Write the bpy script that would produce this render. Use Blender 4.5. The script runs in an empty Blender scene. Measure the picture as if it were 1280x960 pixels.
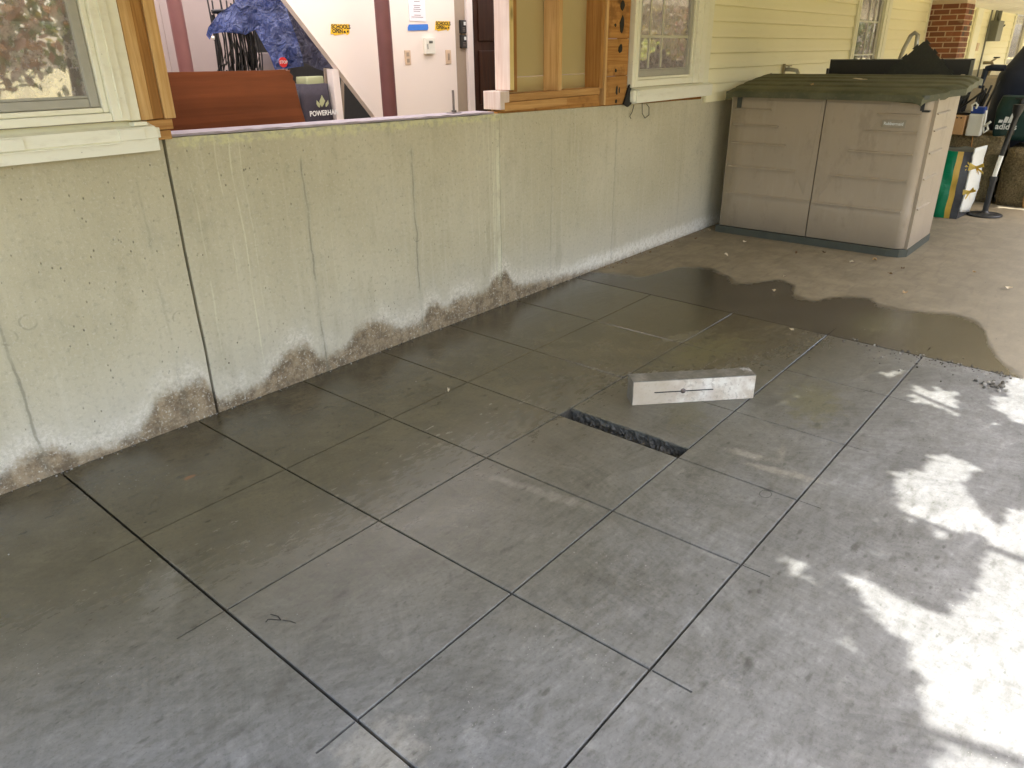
import bpy, bmesh, math, random
from mathutils import Vector, Matrix, noise as mnoise
from mathutils.geometry import delaunay_2d_cdt
random.seed(7)
S = bpy.context.scene
COL = S.collection
R = math.radians

# ------------------------------------------------------------------ camera
cam_d = bpy.data.cameras.new('camera')
cam = bpy.data.objects.new('camera', cam_d); COL.objects.link(cam); S.camera = cam
cam_d.sensor_fit = 'HORIZONTAL'; cam_d.sensor_width = 36.0
cam_d.lens = 911.3 / 1280 * 36.0
cam_d.clip_start = 0.02; cam_d.clip_end = 400
yaw, pit, rol = R(49.473), R(-24.447), R(-0.7576)
fw = Vector((math.sin(yaw)*math.cos(pit), math.cos(yaw)*math.cos(pit), math.sin(pit)))
rt = fw.cross(Vector((0, 0, 1))).normalized(); up = rt.cross(fw)
r2 = math.cos(rol)*rt + math.sin(rol)*up; u2 = -math.sin(rol)*rt + math.cos(rol)*up
cam.matrix_world = Matrix(((r2.x, u2.x, -fw.x, 0), (r2.y, u2.y, -fw.y, -3.2011), (r2.z, u2.z, -fw.z, 1.6), (0, 0, 0, 1)))

# ------------------------------------------------------------------ light
SUN_DIR = Vector((0.08, -0.47, 0.88)).normalized()      # towards the sun
EL = math.asin(SUN_DIR.z)
W = bpy.data.worlds.new('World'); S.world = W; W.use_nodes = True
wn = W.node_tree; bg = wn.nodes['Background']
sky = wn.nodes.new('ShaderNodeTexSky'); sky.sky_type = 'NISHITA'; sky.sun_disc = False
sky.sun_elevation = EL; sky.sun_rotation = math.atan2(SUN_DIR.x, SUN_DIR.y)
wn.links.new(sky.outputs[0], bg.inputs[0]); bg.inputs[1].default_value = 0.15
sky.dust_density = 4.0; sky.air_density = 1.0; sky.ozone_density = 0.6
sd = bpy.data.lights.new('sun', 'SUN'); sd.energy = 2.0; sd.angle = R(0.53); sd.color = (1.0, 0.99, 0.965)
so = bpy.data.objects.new('sun', sd); COL.objects.link(so)
so.rotation_euler = SUN_DIR.to_track_quat('Z', 'Y').to_euler(); so.location = (0, -20, 25)
S.view_settings.view_transform = 'Standard'; S.view_settings.look = 'None'
S.view_settings.exposure = 2.6; S.view_settings.gamma = 1.0
try:
    S.cycles.max_bounces = 10; S.cycles.diffuse_bounces = 6; S.cycles.transparent_max_bounces = 12
    S.cycles.use_denoising = True
except Exception:
    pass

# ------------------------------------------------------------------ materials
class NT:
    def __init__(s, name):
        s.m = bpy.data.materials.new(name); s.m.use_nodes = True
        s.t = s.m.node_tree; s.b = s.t.nodes['Principled BSDF']
        s._pos = None
    def n(s, t): return s.t.nodes.new(t)
    def set(s, sock, v):
        if hasattr(v, 'is_linked') or isinstance(v, bpy.types.NodeSocket): s.t.links.new(v, sock)
        else:
            if isinstance(v, (tuple, list)) and len(v) == 3 and sock.type == 'RGBA': v = (*v, 1)
            sock.default_value = v
    def inp(s, k, v): s.set(s.b.inputs[k], v)
    def pos(s):
        if s._pos is None:
            s._pos = s.n('ShaderNodeNewGeometry').outputs['Position']
        return s._pos
    def obj(s): return s.n('ShaderNodeTexCoord').outputs['Object']
    def rnd(s): return s.n('ShaderNodeObjectInfo').outputs['Random']
    def xyz(s, v=None):
        q = s.n('ShaderNodeSeparateXYZ'); s.set(q.inputs[0], v or s.pos()); return q.outputs
    def scl(s, sc, v=None, rot=(0, 0, 0), loc=(0, 0, 0)):
        q = s.n('ShaderNodeMapping'); s.set(q.inputs[0], v or s.pos())
        q.inputs['Scale'].default_value = sc; q.inputs['Rotation'].default_value = rot; q.inputs['Location'].default_value = loc
        return q.outputs[0]
    def noise(s, scale, v=None, detail=4, rough=.55, dist=0.0):
        q = s.n('ShaderNodeTexNoise'); s.set(q.inputs['Vector'], v or s.pos())
        q.inputs['Scale'].default_value = scale; q.inputs['Detail'].default_value = detail
        q.inputs['Roughness'].default_value = rough; q.inputs['Distortion'].default_value = dist
        return q.outputs[0]
    def vor(s, scale, v=None, out='Distance', rnd=1.0):
        q = s.n('ShaderNodeTexVoronoi'); s.set(q.inputs['Vector'], v or s.pos()); q.inputs['Scale'].default_value = scale
        q.inputs['Randomness'].default_value = rnd
        return q.outputs[out]
    def math(s, op, a, b=0.0, c=0.0, clamp=False):
        q = s.n('ShaderNodeMath'); q.operation = op; q.use_clamp = clamp
        s.set(q.inputs[0], a); s.set(q.inputs[1], b)
        if op in ('MULTIPLY_ADD', 'COMPARE', 'SMOOTH_MIN'): s.set(q.inputs[2], c)
        return q.outputs[0]
    def add(s, a, b): return s.math('ADD', a, b)
    def sub(s, a, b): return s.math('SUBTRACT', a, b)
    def mul(s, a, b): return s.math('MULTIPLY', a, b)
    def step(s, v, lo, hi, a=0.0, b=1.0, smooth=True):
        q = s.n('ShaderNodeMapRange'); q.interpolation_type = 'SMOOTHSTEP' if smooth else 'LINEAR'
        s.set(q.inputs[0], v); s.set(q.inputs[1], lo); s.set(q.inputs[2], hi); s.set(q.inputs[3], a); s.set(q.inputs[4], b)
        return q.outputs[0]
    def mix(s, f, a, b, mode='MIX'):
        q = s.n('ShaderNodeMix'); q.data_type = 'RGBA'; q.blend_type = mode
        s.set(q.inputs[0], f); s.set(q.inputs[6], a); s.set(q.inputs[7], b); return q.outputs[2]
    def curve(s, v, pts, lo, hi):
        """y = f(v), pts in real units, y returned in real units"""
        ys = [p[1] for p in pts]; y0, y1 = min(ys), max(ys) + 1e-6
        q = s.n('ShaderNodeFloatCurve'); c = q.mapping.curves[0]
        P = [((x-lo)/(hi-lo), (y-y0)/(y1-y0)) for x, y in pts]
        c.points[0].location = P[0]; c.points[1].location = P[-1]
        for p in P[1:-1]: c.points.new(*p)
        q.mapping.update()
        t = s.step(v, lo, hi, 0.0, 1.0, False); s.set(q.inputs['Value'], t)
        return s.math('MULTIPLY_ADD', q.outputs[0], y1-y0, y0)
    def bump(s, h, dist=.01, strength=.5, prev=None):
        q = s.n('ShaderNodeBump'); q.inputs['Strength'].default_value = strength; q.inputs['Distance'].default_value = dist
        s.set(q.inputs['Height'], h)
        if prev is not None: s.set(q.inputs['Normal'], prev)
        return q.outputs[0]
    def line(s, v, at, w, soft):
        """1 on a thin line v==at"""
        d = s.math('ABSOLUTE', s.sub(v, at)); return s.step(d, w, w+soft, 1.0, 0.0)
    def blob(s, cx, cy, rx, ry, soft=.5, wob=None, rot=0.0):
        x, y, _ = s.xyz()
        c, sn = math.cos(rot), math.sin(rot)
        dx = s.sub(x, cx); dy = s.sub(y, cy)
        u = s.mul(s.add(s.mul(dx, c), s.mul(dy, sn)), 1/rx); v = s.mul(s.sub(s.mul(dy, c), s.mul(dx, sn)), 1/ry)
        d = s.math('SQRT', s.add(s.mul(u, u), s.mul(v, v)))
        if wob is not None: d = s.add(d, wob)
        return s.step(d, 1-soft, 1+soft*.3, 1.0, 0.0)

def plain(name, col, rough=.5, metal=0.0, spec=.5, var=.12, scale=30, bump=0.0, bscale=200):
    m = NT(name); f = m.noise(scale, m.obj(), 5)
    m.inp('Base Color', m.mix(f, tuple(c*(1-var) for c in col), tuple(min(1, c*(1+var)) for c in col)))
    m.inp('Roughness', rough); m.inp('Metallic', metal); m.inp('Specular IOR Level', spec)
    if bump: m.inp('Normal', m.bump(m.noise(bscale, m.obj(), 3), bump, .6))
    return m.m

def wood(name, dark, light, axis=2, rough=.7, scale=1.0, knots=True, stain=None):
    m = NT(name); sc = [38*scale]*3; sc[axis] = 1.6*scale
    sep = m.xyz()
    p = m.pos(); r = m.rnd()
    off = m.n('ShaderNodeVectorMath'); off.operation = 'ADD'; m.set(off.inputs[0], p)
    cmb = m.n('ShaderNodeCombineXYZ')
    for i in range(3): m.set(cmb.inputs[i], m.mul(r, 7.3*(i+1)))
    m.set(off.inputs[1], cmb.outputs[0]); v = off.outputs[0]
    g = m.noise(1.0, m.scl(sc, v), 6, .65, 1.2)
    c = m.mix(m.step(g, .3, .7), dark, light)
    big = m.noise(2.2, v, 3)
    c = m.mix(m.step(big, .35, .7, 0.0, .35), c, tuple(x*.62 for x in dark))
    c = m.mix(m.mul(m.sub(r, .5), .5), c, light)
    if knots:
        ks = [7]*3; ks[axis] = 2.6
        k = m.vor(1.0, m.scl(ks, v)); c = m.mix(m.step(k, .05, .16, .85, 0.0), c, tuple(x*.28 for x in dark))
    if stain:
        c = m.mix(m.step(m.noise(9, v, 5), .5, .68, 0.0, .8), c, stain)
    m.inp('Base Color', c); m.inp('Roughness', rough); m.inp('Specular IOR Level', .25)
    m.inp('Normal', m.bump(g, .004, .5))
    return m.m

def dirty_white(name, col=(.86, .845, .68), dirt=(.40, .32, .17), amt=.35, rough=.45):
    m = NT(name); f = m.noise(9, m.scl((1, 1, 3)), 6, .65)
    c = m.mix(m.step(f, .50, .80, 0.0, amt), col, dirt)
    spk = m.vor(38); pick = m.noise(5)
    k = m.mul(m.step(spk, .06, .13, 1.0, 0.0), m.step(pick, .52, .62))
    c = m.mix(m.mul(k, .7), c, (.12, .09, .05))
    c = m.mix(m.noise(1.3), c, tuple(x*.93 for x in col))
    m.inp('Base Color', c); m.inp('Roughness', rough); m.inp('Specular IOR Level', .35)
    m.inp('Normal', m.bump(m.noise(60, None, 3), .001, .4))
    return m.m

# ---- floors
WET_EDGE = [(-3.6, 3.9), (-2.951, 4.507), (-2.758, 4.883), (-2.487, 5.38), (-2.275, 5.30), (-2.08, 5.28), (-1.889, 5.39), (-1.72, 5.25),
            (-1.594, 5.10), (-1.45, 5.28), (-1.319, 5.46), (-1.2, 5.36), (-1.076, 5.20), (-.90, 5.31), (-.714, 5.42), (-.528, 5.36), (-.379, 4.87), (-.2, 4.84), (0.0, 4.80)]
def floor_mat(name, old=False):
    m = NT(name); x, y, z = m.xyz()
    big = m.noise(1.1, None, 5, .6); mid = m.noise(4.5, None, 6, .65); fine = m.noise(45, None, 6, .7)
    streak = m.noise(1.0, m.scl((3.2, 17, 1), None, (0, 0, .55)), 5, .6, .6)
    streak2 = m.noise(1.0, m.scl((15, 2.6, 1), None, (0, 0, .3)), 5, .6, .8)
    grain = m.noise(260, None, 3, .7)
    if old:
        dry = m.mix(m.step(mid, .35, .7), (0.209, 0.168, 0.102), (0.292, 0.236, 0.147))
        dry = m.mix(m.step(streak, .48, .72, 0.0, .5), dry, (0.153, 0.119, 0.072))
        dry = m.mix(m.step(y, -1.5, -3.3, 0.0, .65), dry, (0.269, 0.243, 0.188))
        wetc = m.mix(m.step(mid, .35, .7), (.046, .039, .026), (.064, .055, .038))
        edge = m.curve(y, WET_EDGE, -3.6, 0.0)
        d = m.sub(m.add(edge, m.add(m.mul(m.sub(m.noise(7, None, 6, .7), .5), .22), m.mul(m.sub(m.noise(45, None, 4, .7), .5), .06))), x)
        wet = m.step(d, -.02, .11)
        # the wet band is darkest at its drying rim
        rim = m.mul(wet, m.step(m.add(d, m.mul(m.sub(m.noise(3), .5), .6)), .12, .5, 1.0, 0.0))
        damp = m.step(d, .25, .9, 0.0, .55)
        wetc = m.mix(m.mul(rim, .55), wetc, (0.037, 0.028, 0.015))
        green = m.mul(m.blob(4.85, -2.15, .38, .2, .8, m.mul(m.sub(m.noise(22), .5), 1.2)), .6)
        wetc = m.mix(green, wetc, (0.111, 0.106, 0.049))
        wetc = m.mix(m.mul(m.step(y, -1.7, -2.6), .45), wetc, (0.116, 0.097, 0.062))
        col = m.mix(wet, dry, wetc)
        rough = m.math('MULTIPLY_ADD', wet, -.50, .74)
        # scattered grit stains
        st = m.mul(m.step(m.vor(9), .04, .12, 1.0, 0.0), m.step(m.noise(3), .5, .6))
        col = m.mix(m.mul(st, .5), col, (0.093, 0.071, 0.041))
    else:
        # trowel passes: patches of strokes that each run their own way
        wv = m.n('ShaderNodeVectorMath'); wv.operation = 'MULTIPLY_ADD'
        nz = m.n('ShaderNodeTexNoise'); nz.inputs['Scale'].default_value = 3.0; m.set(nz.inputs['Vector'], m.pos())
        m.set(wv.inputs[0], nz.outputs['Color']); wv.inputs[1].default_value = (.35, .35, 0); m.set(wv.inputs[2], m.pos())
        strokes = None
        for vs_, seed in ((1.9, 0.0), (3.4, 5.0)):
            ce = m.n('ShaderNodeTexVoronoi'); m.set(ce.inputs['Vector'], m.scl((1, .75, 1), wv.outputs[0], (0, 0, .6), (seed, seed, 0))); ce.inputs['Scale'].default_value = vs_
            cs = m.n('ShaderNodeSeparateXYZ'); m.set(cs.inputs[0], ce.outputs['Color'])
            vr = m.n('ShaderNodeVectorRotate'); vr.rotation_type = 'Z_AXIS'; m.set(vr.inputs['Vector'], m.pos()); m.set(vr.inputs['Angle'], m.math('MULTIPLY_ADD', cs.outputs[0], 2.2, .1))
            stn = m.noise(1.0, m.scl((3.5, 42, 1), vr.outputs[0]), 5, .6, .4)
            t_ = m.add(m.mul(m.sub(stn, .5), 1.5), m.mul(m.sub(cs.outputs[1], .5), .42))
            strokes = t_ if strokes is None else m.add(strokes, t_)
        new_a = m.mix(m.step(big, .35, .68), (.112, .105, .076), (.154, .145, .111))
        new_a = m.mix(m.step(streak, .42, .75, 0.0, .5), new_a, (.178, .170, .134))
        new_a = m.mix(m.step(streak2, .5, .8, 0.0, .45), new_a, (.098, .088, .066))
        drv = m.add(m.add(m.mul(y, -1.0), m.mul(m.step(x, 1.7, -.4), 1.7)), m.mul(m.sub(big, .5), 1.1))
        dryf = m.step(drv, 1.45, 3.1)
        dryc = m.mix(m.step(mid, .3, .7), (.158, .157, .147), (.215, .215, .207))
        dryc = m.mix(m.step(streak, .5, .75, 0.0, .4), dryc, (.142, .141, .131))
        farw = m.mul(m.step(x, 2.6, 4.3), .95)
        wetf = m.step(m.add(m.sub(m.add(y, farw), .05), m.add(m.mul(m.sub(mid, .5), .5), m.mul(m.sub(big, .5), .8))), -1.95, -.55)
        wetc = m.mix(m.step(mid, .3, .7), (.064, .053, .029), (.098, .083, .049))
        col = m.mix(wetf, new_a, wetc)
        col = m.mix(m.mul(dryf, m.sub(1.0, m.mul(wetf, .8))), col, dryc)
        gain = m.math('MULTIPLY_ADD', strokes, m.math('MULTIPLY_ADD', wetf, -.16, .34), 1.0)
        cg = m.n('ShaderNodeCombineXYZ'); [m.set(cg.inputs[q], gain) for q in range(3)]
        col = m.mix(1.0, col, cg.outputs[0], 'MULTIPLY')
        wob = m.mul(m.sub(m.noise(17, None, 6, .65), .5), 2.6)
        # pale painted sun flecks, drying patches and cement films, each its own shape
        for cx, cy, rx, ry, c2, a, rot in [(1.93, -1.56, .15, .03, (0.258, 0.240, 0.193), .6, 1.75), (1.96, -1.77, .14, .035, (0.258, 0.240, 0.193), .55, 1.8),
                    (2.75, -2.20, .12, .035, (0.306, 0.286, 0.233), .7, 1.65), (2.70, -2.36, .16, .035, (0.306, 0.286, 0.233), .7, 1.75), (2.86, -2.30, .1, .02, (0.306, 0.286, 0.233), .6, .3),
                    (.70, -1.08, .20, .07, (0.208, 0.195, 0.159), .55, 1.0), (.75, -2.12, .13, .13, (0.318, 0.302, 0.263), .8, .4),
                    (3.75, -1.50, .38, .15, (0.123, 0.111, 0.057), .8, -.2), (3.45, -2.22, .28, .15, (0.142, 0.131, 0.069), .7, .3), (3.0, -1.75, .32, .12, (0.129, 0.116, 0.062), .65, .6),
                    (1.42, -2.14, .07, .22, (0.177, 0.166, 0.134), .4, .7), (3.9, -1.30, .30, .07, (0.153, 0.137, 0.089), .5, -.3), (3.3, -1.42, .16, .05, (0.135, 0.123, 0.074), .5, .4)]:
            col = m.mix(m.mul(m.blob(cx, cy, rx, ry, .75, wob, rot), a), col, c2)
        # trowelled triangle film on the nearest panel
        tri = m.mul(m.step(m.add(x, m.mul(y, .42)), .20, .215), m.step(m.add(x, m.mul(y, -.25)), 1.90, 1.885))
        tri = m.mul(tri, m.step(m.add(y, m.mul(x, .12)), -2.16, -2.148))
        col = m.mix(m.mul(tri, .0), col, (0.316, 0.298, 0.248))
        # dark bruises drawn out along the trowel strokes, then pale specks
        for sc_, th, a_, pl, ph, sd in ((8, .20, .62, .42, .56, 0), (15, .20, .62, .44, .56, 4), (34, .20, .6, .48, .58, 9)):
            v_ = m.scl((sc_*.55, sc_*1.25, 1), None, (0, 0, .62), (sd, sd, 0))
            sp = m.add(m.vor(1.0, v_), m.mul(m.sub(m.noise(2.6, v_, 5, .7), .5), .55))
            k = m.mul(m.step(sp, .02, th, 1.0, 0.0), m.step(m.noise(2.3, m.scl((1, 1, 1), None, (0, 0, 0), (sd, 1, 0)), 4), pl, ph))
            col = m.mix(m.mul(k, a_), col, m.mix(1.0, col, (.36, .35, .31), 'MULTIPLY'))
        cl = m.step(m.noise(2.1, m.scl((1, 1, 1), None, (0, 0, 0), (9, 2, 0))), .55, .64)
        for vs_, lo, hi in ((26, .03, .075), (60, .04, .10)):
            lt = m.mul(m.step(m.vor(vs_, m.scl((1, 1, 1), None, (0, 0, 0), (3, 5, 0))), lo, hi, 1.0, 0.0), cl)
            col = m.mix(m.mul(lt, .8), col, (.55, .53, .49))
        mot = m.noise(18, m.scl((.6, 1.5, 1), None, (0, 0, .62)), 8, .72)
        col = m.mix(m.mul(m.step(mot, .52, .36, 0.0, .62), m.sub(1.0, m.mul(wetf, .6))), col, m.mix(1.0, col, (.64, .63, .59), 'MULTIPLY'))
        col = m.mix(m.mul(m.step(mot, .52, .68, 0.0, .5), m.sub(1.0, m.mul(wetf, .7))), col, m.mix(1.0, col, (1.5, 1.5, 1.5), 'MULTIPLY'))
        fm = m.noise(75, None, 5, .75); col = m.mix(m.step(fm, .48, .34, 0.0, .5), col, m.mix(1.0, col, (.55, .54, .52), 'MULTIPLY'))
        col = m.mix(m.step(fm, .55, .70, 0.0, .4), col, m.mix(1.0, col, (1.5, 1.5, 1.5), 'MULTIPLY'))
        rust = m.mul(m.blob(1.12, -.47, .03, .015, .8, wob), .7)
        col = m.mix(rust, col, (0.241, 0.097, 0.030))
        rough = m.add(m.math('MULTIPLY_ADD', wetf, -.27, .41), m.math('MULTIPLY_ADD', dryf, .28, m.mul(m.sub(mot, .5), .5)))
    col = m.mix(m.step(fine, .3, .75, 0.0, .22), col, m.mix(.5, col, (0.046, 0.043, 0.030)))
    col = m.mix(m.step(grain, .62, .8, 0.0, .25), col, (0.046, 0.043, 0.030))
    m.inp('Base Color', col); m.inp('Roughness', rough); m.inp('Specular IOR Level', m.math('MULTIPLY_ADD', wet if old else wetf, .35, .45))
    h = m.add(m.mul(mid, .5), m.add(m.mul(streak, .35), m.mul(fine, .12)))
    nb = m.bump(h, .012, .28)
    m.inp('Normal', m.bump(m.noise(150, None, 4, .7), .0015, .35, nb))
    return m.m

DAMP = [(-1, .11), (.35, .10), (.578, .085), (.70, .135), (.80, .115), (.971, .045), (1.209, .14), (1.30, .20), (1.449, .20), (1.518, .075), (1.64, .066), (1.835, .13), (1.95, .19), (2.05, .205),
        (2.106, .109), (2.25, .10), (2.357, .15), (2.48, .20), (2.60, .185), (2.714, .107), (2.88, .10), (2.95, .18), (3.03, .185), (3.09, .125), (3.22, .165), (3.428, .145), (3.54, .18), (3.66, .235), (3.76, .14),
        (3.90, .10), (4.1, .08), (4.32, .055), (4.75, .03), (5.5, .012), (7, 0.0)]
def wall_mat():
    m = NT('foundation_concrete'); x, y, z = m.xyz()
    big = m.noise(1.3, None, 4); mid = m.noise(6, None, 6, .65); fine = m.noise(40, None, 6, .7)
    col = m.mix(m.step(big, .3, .7), (.50, .452, .302), (.585, .532, .37))
    col = m.mix(m.step(m.noise(1.0, m.scl((26, 1, 1.2)), 5), .48, .8, 0.0, .4), col, (.66, .615, .46))
    col = m.mix(m.step(mid, .5, .8, 0.0, .35), col, (.33, .32, .24))
    col = m.mix(m.step(z, .55, .05, 0.0, .55), col, m.mix(.75, col, (.60, .575, .50)))
    wob = m.mul(m.sub(m.noise(14, None, 6, .75), .5), .13); wob2 = m.mul(m.sub(m.noise(50, None, 5, .75), .5), .07)
    dz = m.sub(m.add(m.curve(x, DAMP, -1, 7), m.add(wob, wob2)), z)
    # white salt bloom just above the damp line
    bl = m.mul(m.step(dz, -.15, -.02), m.step(dz, .05, -.01))
    rgh = m.mul(m.add(m.mul(m.step(m.noise(48, None, 6, .8), .47, .55), .8), .25), m.step(m.noise(3.1, None, 4), .32, .52))
    col = m.mix(m.mul(m.mul(bl, rgh), .68), col, (.80, .75, .64))
    right = m.mul(m.mul(m.step(x, 3.9, 4.8), m.step(z, m.add(.15, wob), m.add(.07, wob))), m.step(m.noise(34, None, 6, .7), .34, .56))
    col = m.mix(m.mul(right, .9), col, (.82, .79, .70))
    damp = m.mul(m.step(dz, -.035, .05), m.step(m.noise(30, None, 5, .7), .22, .42))
    dc = m.mix(m.step(m.noise(13, None, 6, .75), .36, .62), (.10, .060, .025), (.33, .24, .135))
    crumbs = m.mul(m.step(m.noise(70, None, 4, .75), .56, .62), m.step(m.noise(8, None, 4), .40, .55))
    dc = m.mix(m.mul(crumbs, .75), dc, (.62, .60, .54))
    col = m.mix(m.mul(damp, .88), col, dc)
    # form seams with rust-dark hairlines
    for sx, a in [(.74, .8), (1.36, .22), (2.165, .85), (2.895, .8), (4.2, .3), (5.02, .45), (6.1, .2)]:
        wx = m.add(x, m.mul(m.sub(m.noise(5, None, 3), .5), .05))
        brk = m.step(m.noise(3.5, m.scl((1, 1, 1), None, (0, 0, 0), (sx*3, 0, 0)), 3), .36, .55)
        top = m.step(z, 1.16, 1.12)
        col = m.mix(m.mul(m.mul(m.mul(m.line(wx, sx, .0022, .005), brk), top), a*.70), col, (.16, .145, .10))
        col = m.mix(m.mul(m.mul(m.line(wx, sx, .0, .03), top), a*.25), col, (.33, .32, .24))
    # form tie plugs: faint rings
    for tx, tz in [(.75, .62), (.83, .66), (2.15, .58), (2.9, .62), (5.02, .62), (6.2, .6), (1.42, .52)]:
        d = m.math('SQRT', m.add(m.math('POWER', m.sub(x, tx), 2.0), m.math('POWER', m.sub(z, tz), 2.0)))
        d = m.add(d, m.mul(m.sub(m.noise(24), .5), .02))
        col = m.mix(m.mul(m.mul(m.line(d, .030, .001, .005), m.step(m.noise(9), .45, .6)), .35), col, (.15, .14, .10))
    # pale lime runs
    for rx0, w, a, z0 in [(1.59, .004, .5, .1), (1.73, .0035, .6, .25), (1.80, .004, .65, .1), (1.85, .003, .4, .2), (3.44, .005, .4, .3), (3.50, .006, .6, .2), (3.55, .004, .6, .15), (3.585, .005, .75, .1),
                       (3.635, .022, .85, .1), (3.60, .004, .7, .3), (3.69, .006, .5, .2), (2.3, .003, .25, .3), (4.4, .003, .2, .2)]:
        wx = m.add(x, m.mul(m.sub(m.noise(1.6, None, 2), .5), .06)) if rx0 < 3.4 else m.add(x, m.mul(m.sub(m.noise(4, None, 3), .5), .012))
        col = m.mix(m.mul(m.mul(m.line(wx, rx0, w*.4, w), m.step(z, z0, z0+.2)), m.mul(m.step(m.noise(9, m.scl((1, 1, .5))), .36, .62), a*.75)), col, (.76, .745, .53))
    # yellow-green tint on the lip under the opening
    lip = m.mul(m.mul(m.step(m.add(m.add(z, m.mul(x, .0175)), m.mul(m.sub(m.noise(12, None, 6, .7), .5), .10)), 1.262, 1.288), m.step(x, 1.5, 1.62)), m.step(x, 3.8, 3.6))
    col = m.mix(m.mul(lip, .62), col, m.mix(m.step(m.noise(25, None, 5), .45, .6), (.70, .68, .36), (.52, .50, .33)))
    # pits
    pit = m.mul(m.step(m.add(m.vor(34, m.scl((1, 1, .6))), m.mul(m.sub(fine, .5), .3)), .04, .13, 1.0, 0.0), m.step(m.noise(3.2), .40, .60))
    col = m.mix(m.mul(pit, .7), col, (.12, .115, .085))
    pit2 = m.mul(m.step(m.add(m.vor(12, m.scl((1, 1, .7))), m.mul(m.sub(fine, .5), .12)), .012, .045, 1.0, 0.0), m.step(m.noise(2.1), .53, .60))
    col = m.mix(m.mul(pit2, .85), col, (.05, .045, .03))
    col = m.mix(m.step(fine, .50, .72, 0.0, .42), col, (.27, .25, .18))
    chalk = m.noise(70, None, 5, .75); col = m.mix(m.step(chalk, .52, .68, 0.0, .4), col, (.72, .68, .54))
    col = m.mix(m.step(m.noise(2.4, m.scl((2.2, 1, .7)), 5, .6), .54, .70, 0.0, .45), col, m.mix(1.0, col, (.72, .71, .66), 'MULTIPLY'))
    m.inp('Base Color', col); m.inp('Roughness', m.math('MULTIPLY_ADD', damp, -.25, .85)); m.inp('Specular IOR Level', .3)
    hh = m.sub(m.add(m.mul(fine, .35), m.mul(mid, .25)), m.add(m.mul(pit, .5), pit2))
    m.inp('Normal', m.bump(hh, .012, .75))
    return m.m

def siding_mat():
    m = NT('yellow_vinyl'); f = m.noise(1.2, None, 4)
    c = m.mix(f, (.90, .85, .57), (.92, .87, .61))
    c = m.mix(m.step(m.noise(30, m.scl((.15, 1, 1)), 4), .55, .8, 0.0, .15), c, (.66, .62, .36))
    c = m.mix(m.mul(m.sub(m.rnd(), .5), .12), c, (.9, .88, .6))
    m.inp('Base Color', c); m.inp('Roughness', .42); m.inp('Specular IOR Level', .35)
    m.inp('Normal', m.bump(m.noise(22, m.scl((.3, 1, 3)), 4), .002, .35))
    return m.m

def glass_mat(name='window_glass', refl=.42, tint=(.6, .62, .6)):
    m = NT(name); t = m.t
    out = [n for n in t.nodes if n.type == 'OUTPUT_MATERIAL'][0]
    g = m.n('ShaderNodeBsdfGlossy'); g.inputs['Roughness'].default_value = .02; g.inputs[0].default_value = (.95, .95, .95, 1)
    m.set(g.inputs['Normal'], m.bump(m.noise(2.5, None, 2), .002, .05))
    tr = m.n('ShaderNodeBsdfTransparent'); tr.inputs[0].default_value = (*tint, 1)
    df = m.n('ShaderNodeBsdfDiffuse'); df.inputs[0].default_value = (.55, .50, .47, 1)
    lw = m.n('ShaderNodeLayerWeight'); lw.inputs[0].default_value = .35
    mx = m.n('ShaderNodeMixShader'); m.set(mx.inputs[0], m.step(lw.outputs['Fresnel'], 0.0, 1.0, refl, 1.0, False))
    m.set(mx.inputs[1], tr.outputs[0]); m.set(mx.inputs[2], g.outputs[0])
    m2 = m.n('ShaderNodeMixShader'); m.set(m2.inputs[0], m.step(m.noise(16, None, 6, .75), .36, .66, .12, .55))
    m.set(m2.inputs[1], mx.outputs[0]); m.set(m2.inputs[2], df.outputs[0])
    m.set(out.inputs[0], m2.outputs[0])
    return m.m

M = {}
M['floor_new'] = floor_mat('fresh_wet_concrete'); M['floor_old'] = floor_mat('old_patio_concrete', True)
M['wall'] = wall_mat(); M['siding'] = siding_mat(); M['glass'] = glass_mat()
M['glass_dim'] = glass_mat('screened_glass', .30, (.5, .5, .48))
M['white'] = dirty_white('aged_white_trim', (.90, .88, .72)); M['white2'] = dirty_white('clean_white_trim', (.87, .85, .66), amt=.25)
M['screen'] = plain('screen_frame', (.40, .385, .33), .5)
M['muntin'] = plain('grille_bar', (.60, .575, .46), .5)
M['stud_new'] = wood('fresh_stud', (.60, .34, .12), (.78, .52, .24))
M['stud_old'] = wood('aged_stud', (.33, .15, .04), (.52, .27, .08))
M['stud_pale'] = wood('whitewashed_stud', (.72, .55, .46), (.84, .72, .64))
M['stud_yel'] = wood('pale_pine_face', (.74, .56, .22), (.85, .70, .34))
M['plate'] = wood('bottom_plate_wood', (.42, .20, .06), (.62, .36, .13), axis=0)
M['osb'] = wood('weathered_sheathing', (.36, .16, .04), (.60, .31, .09), axis=0, scale=.7, stain=(.25, .11, .03))
M['board'] = wood('red_stained_plywood', (.175, .050, .018), (.255, .075, .027), axis=0, scale=.35, rough=.6, knots=False)
M['backing'] = plain('khaki_gypsum_backing', (.50, .41, .20), .9, var=.06, scale=6)
M['tar'] = plain('black_tar_and_shade', (.018, .017, .014), .8, var=.4)  # black of the tar paper, also used for sheets that imitate shade
M['gasket'] = plain('grey_sill_membrane', (.36, .31, .33), .8, var=.3, scale=14)
M['roomwall'] = plain('pinkish_interior_paint', (.33, .265, .235), .75, var=.04, scale=3, bump=.002, bscale=40)
M['stair'] = plain('cream_interior_panel', (.80, .72, .645), .7, var=.03, scale=2)
M['jamb'] = plain('tan_jamb', (.36, .29, .215), .7, var=.06)
M['trim_in'] = plain('interior_white_casing', (.74, .67, .62), .5, var=.04)
M['door'] = wood('dark_brown_door', (.022, .007, .003), (.05, .016, .006), axis=2, scale=.5, knots=False, rough=.5)
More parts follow.
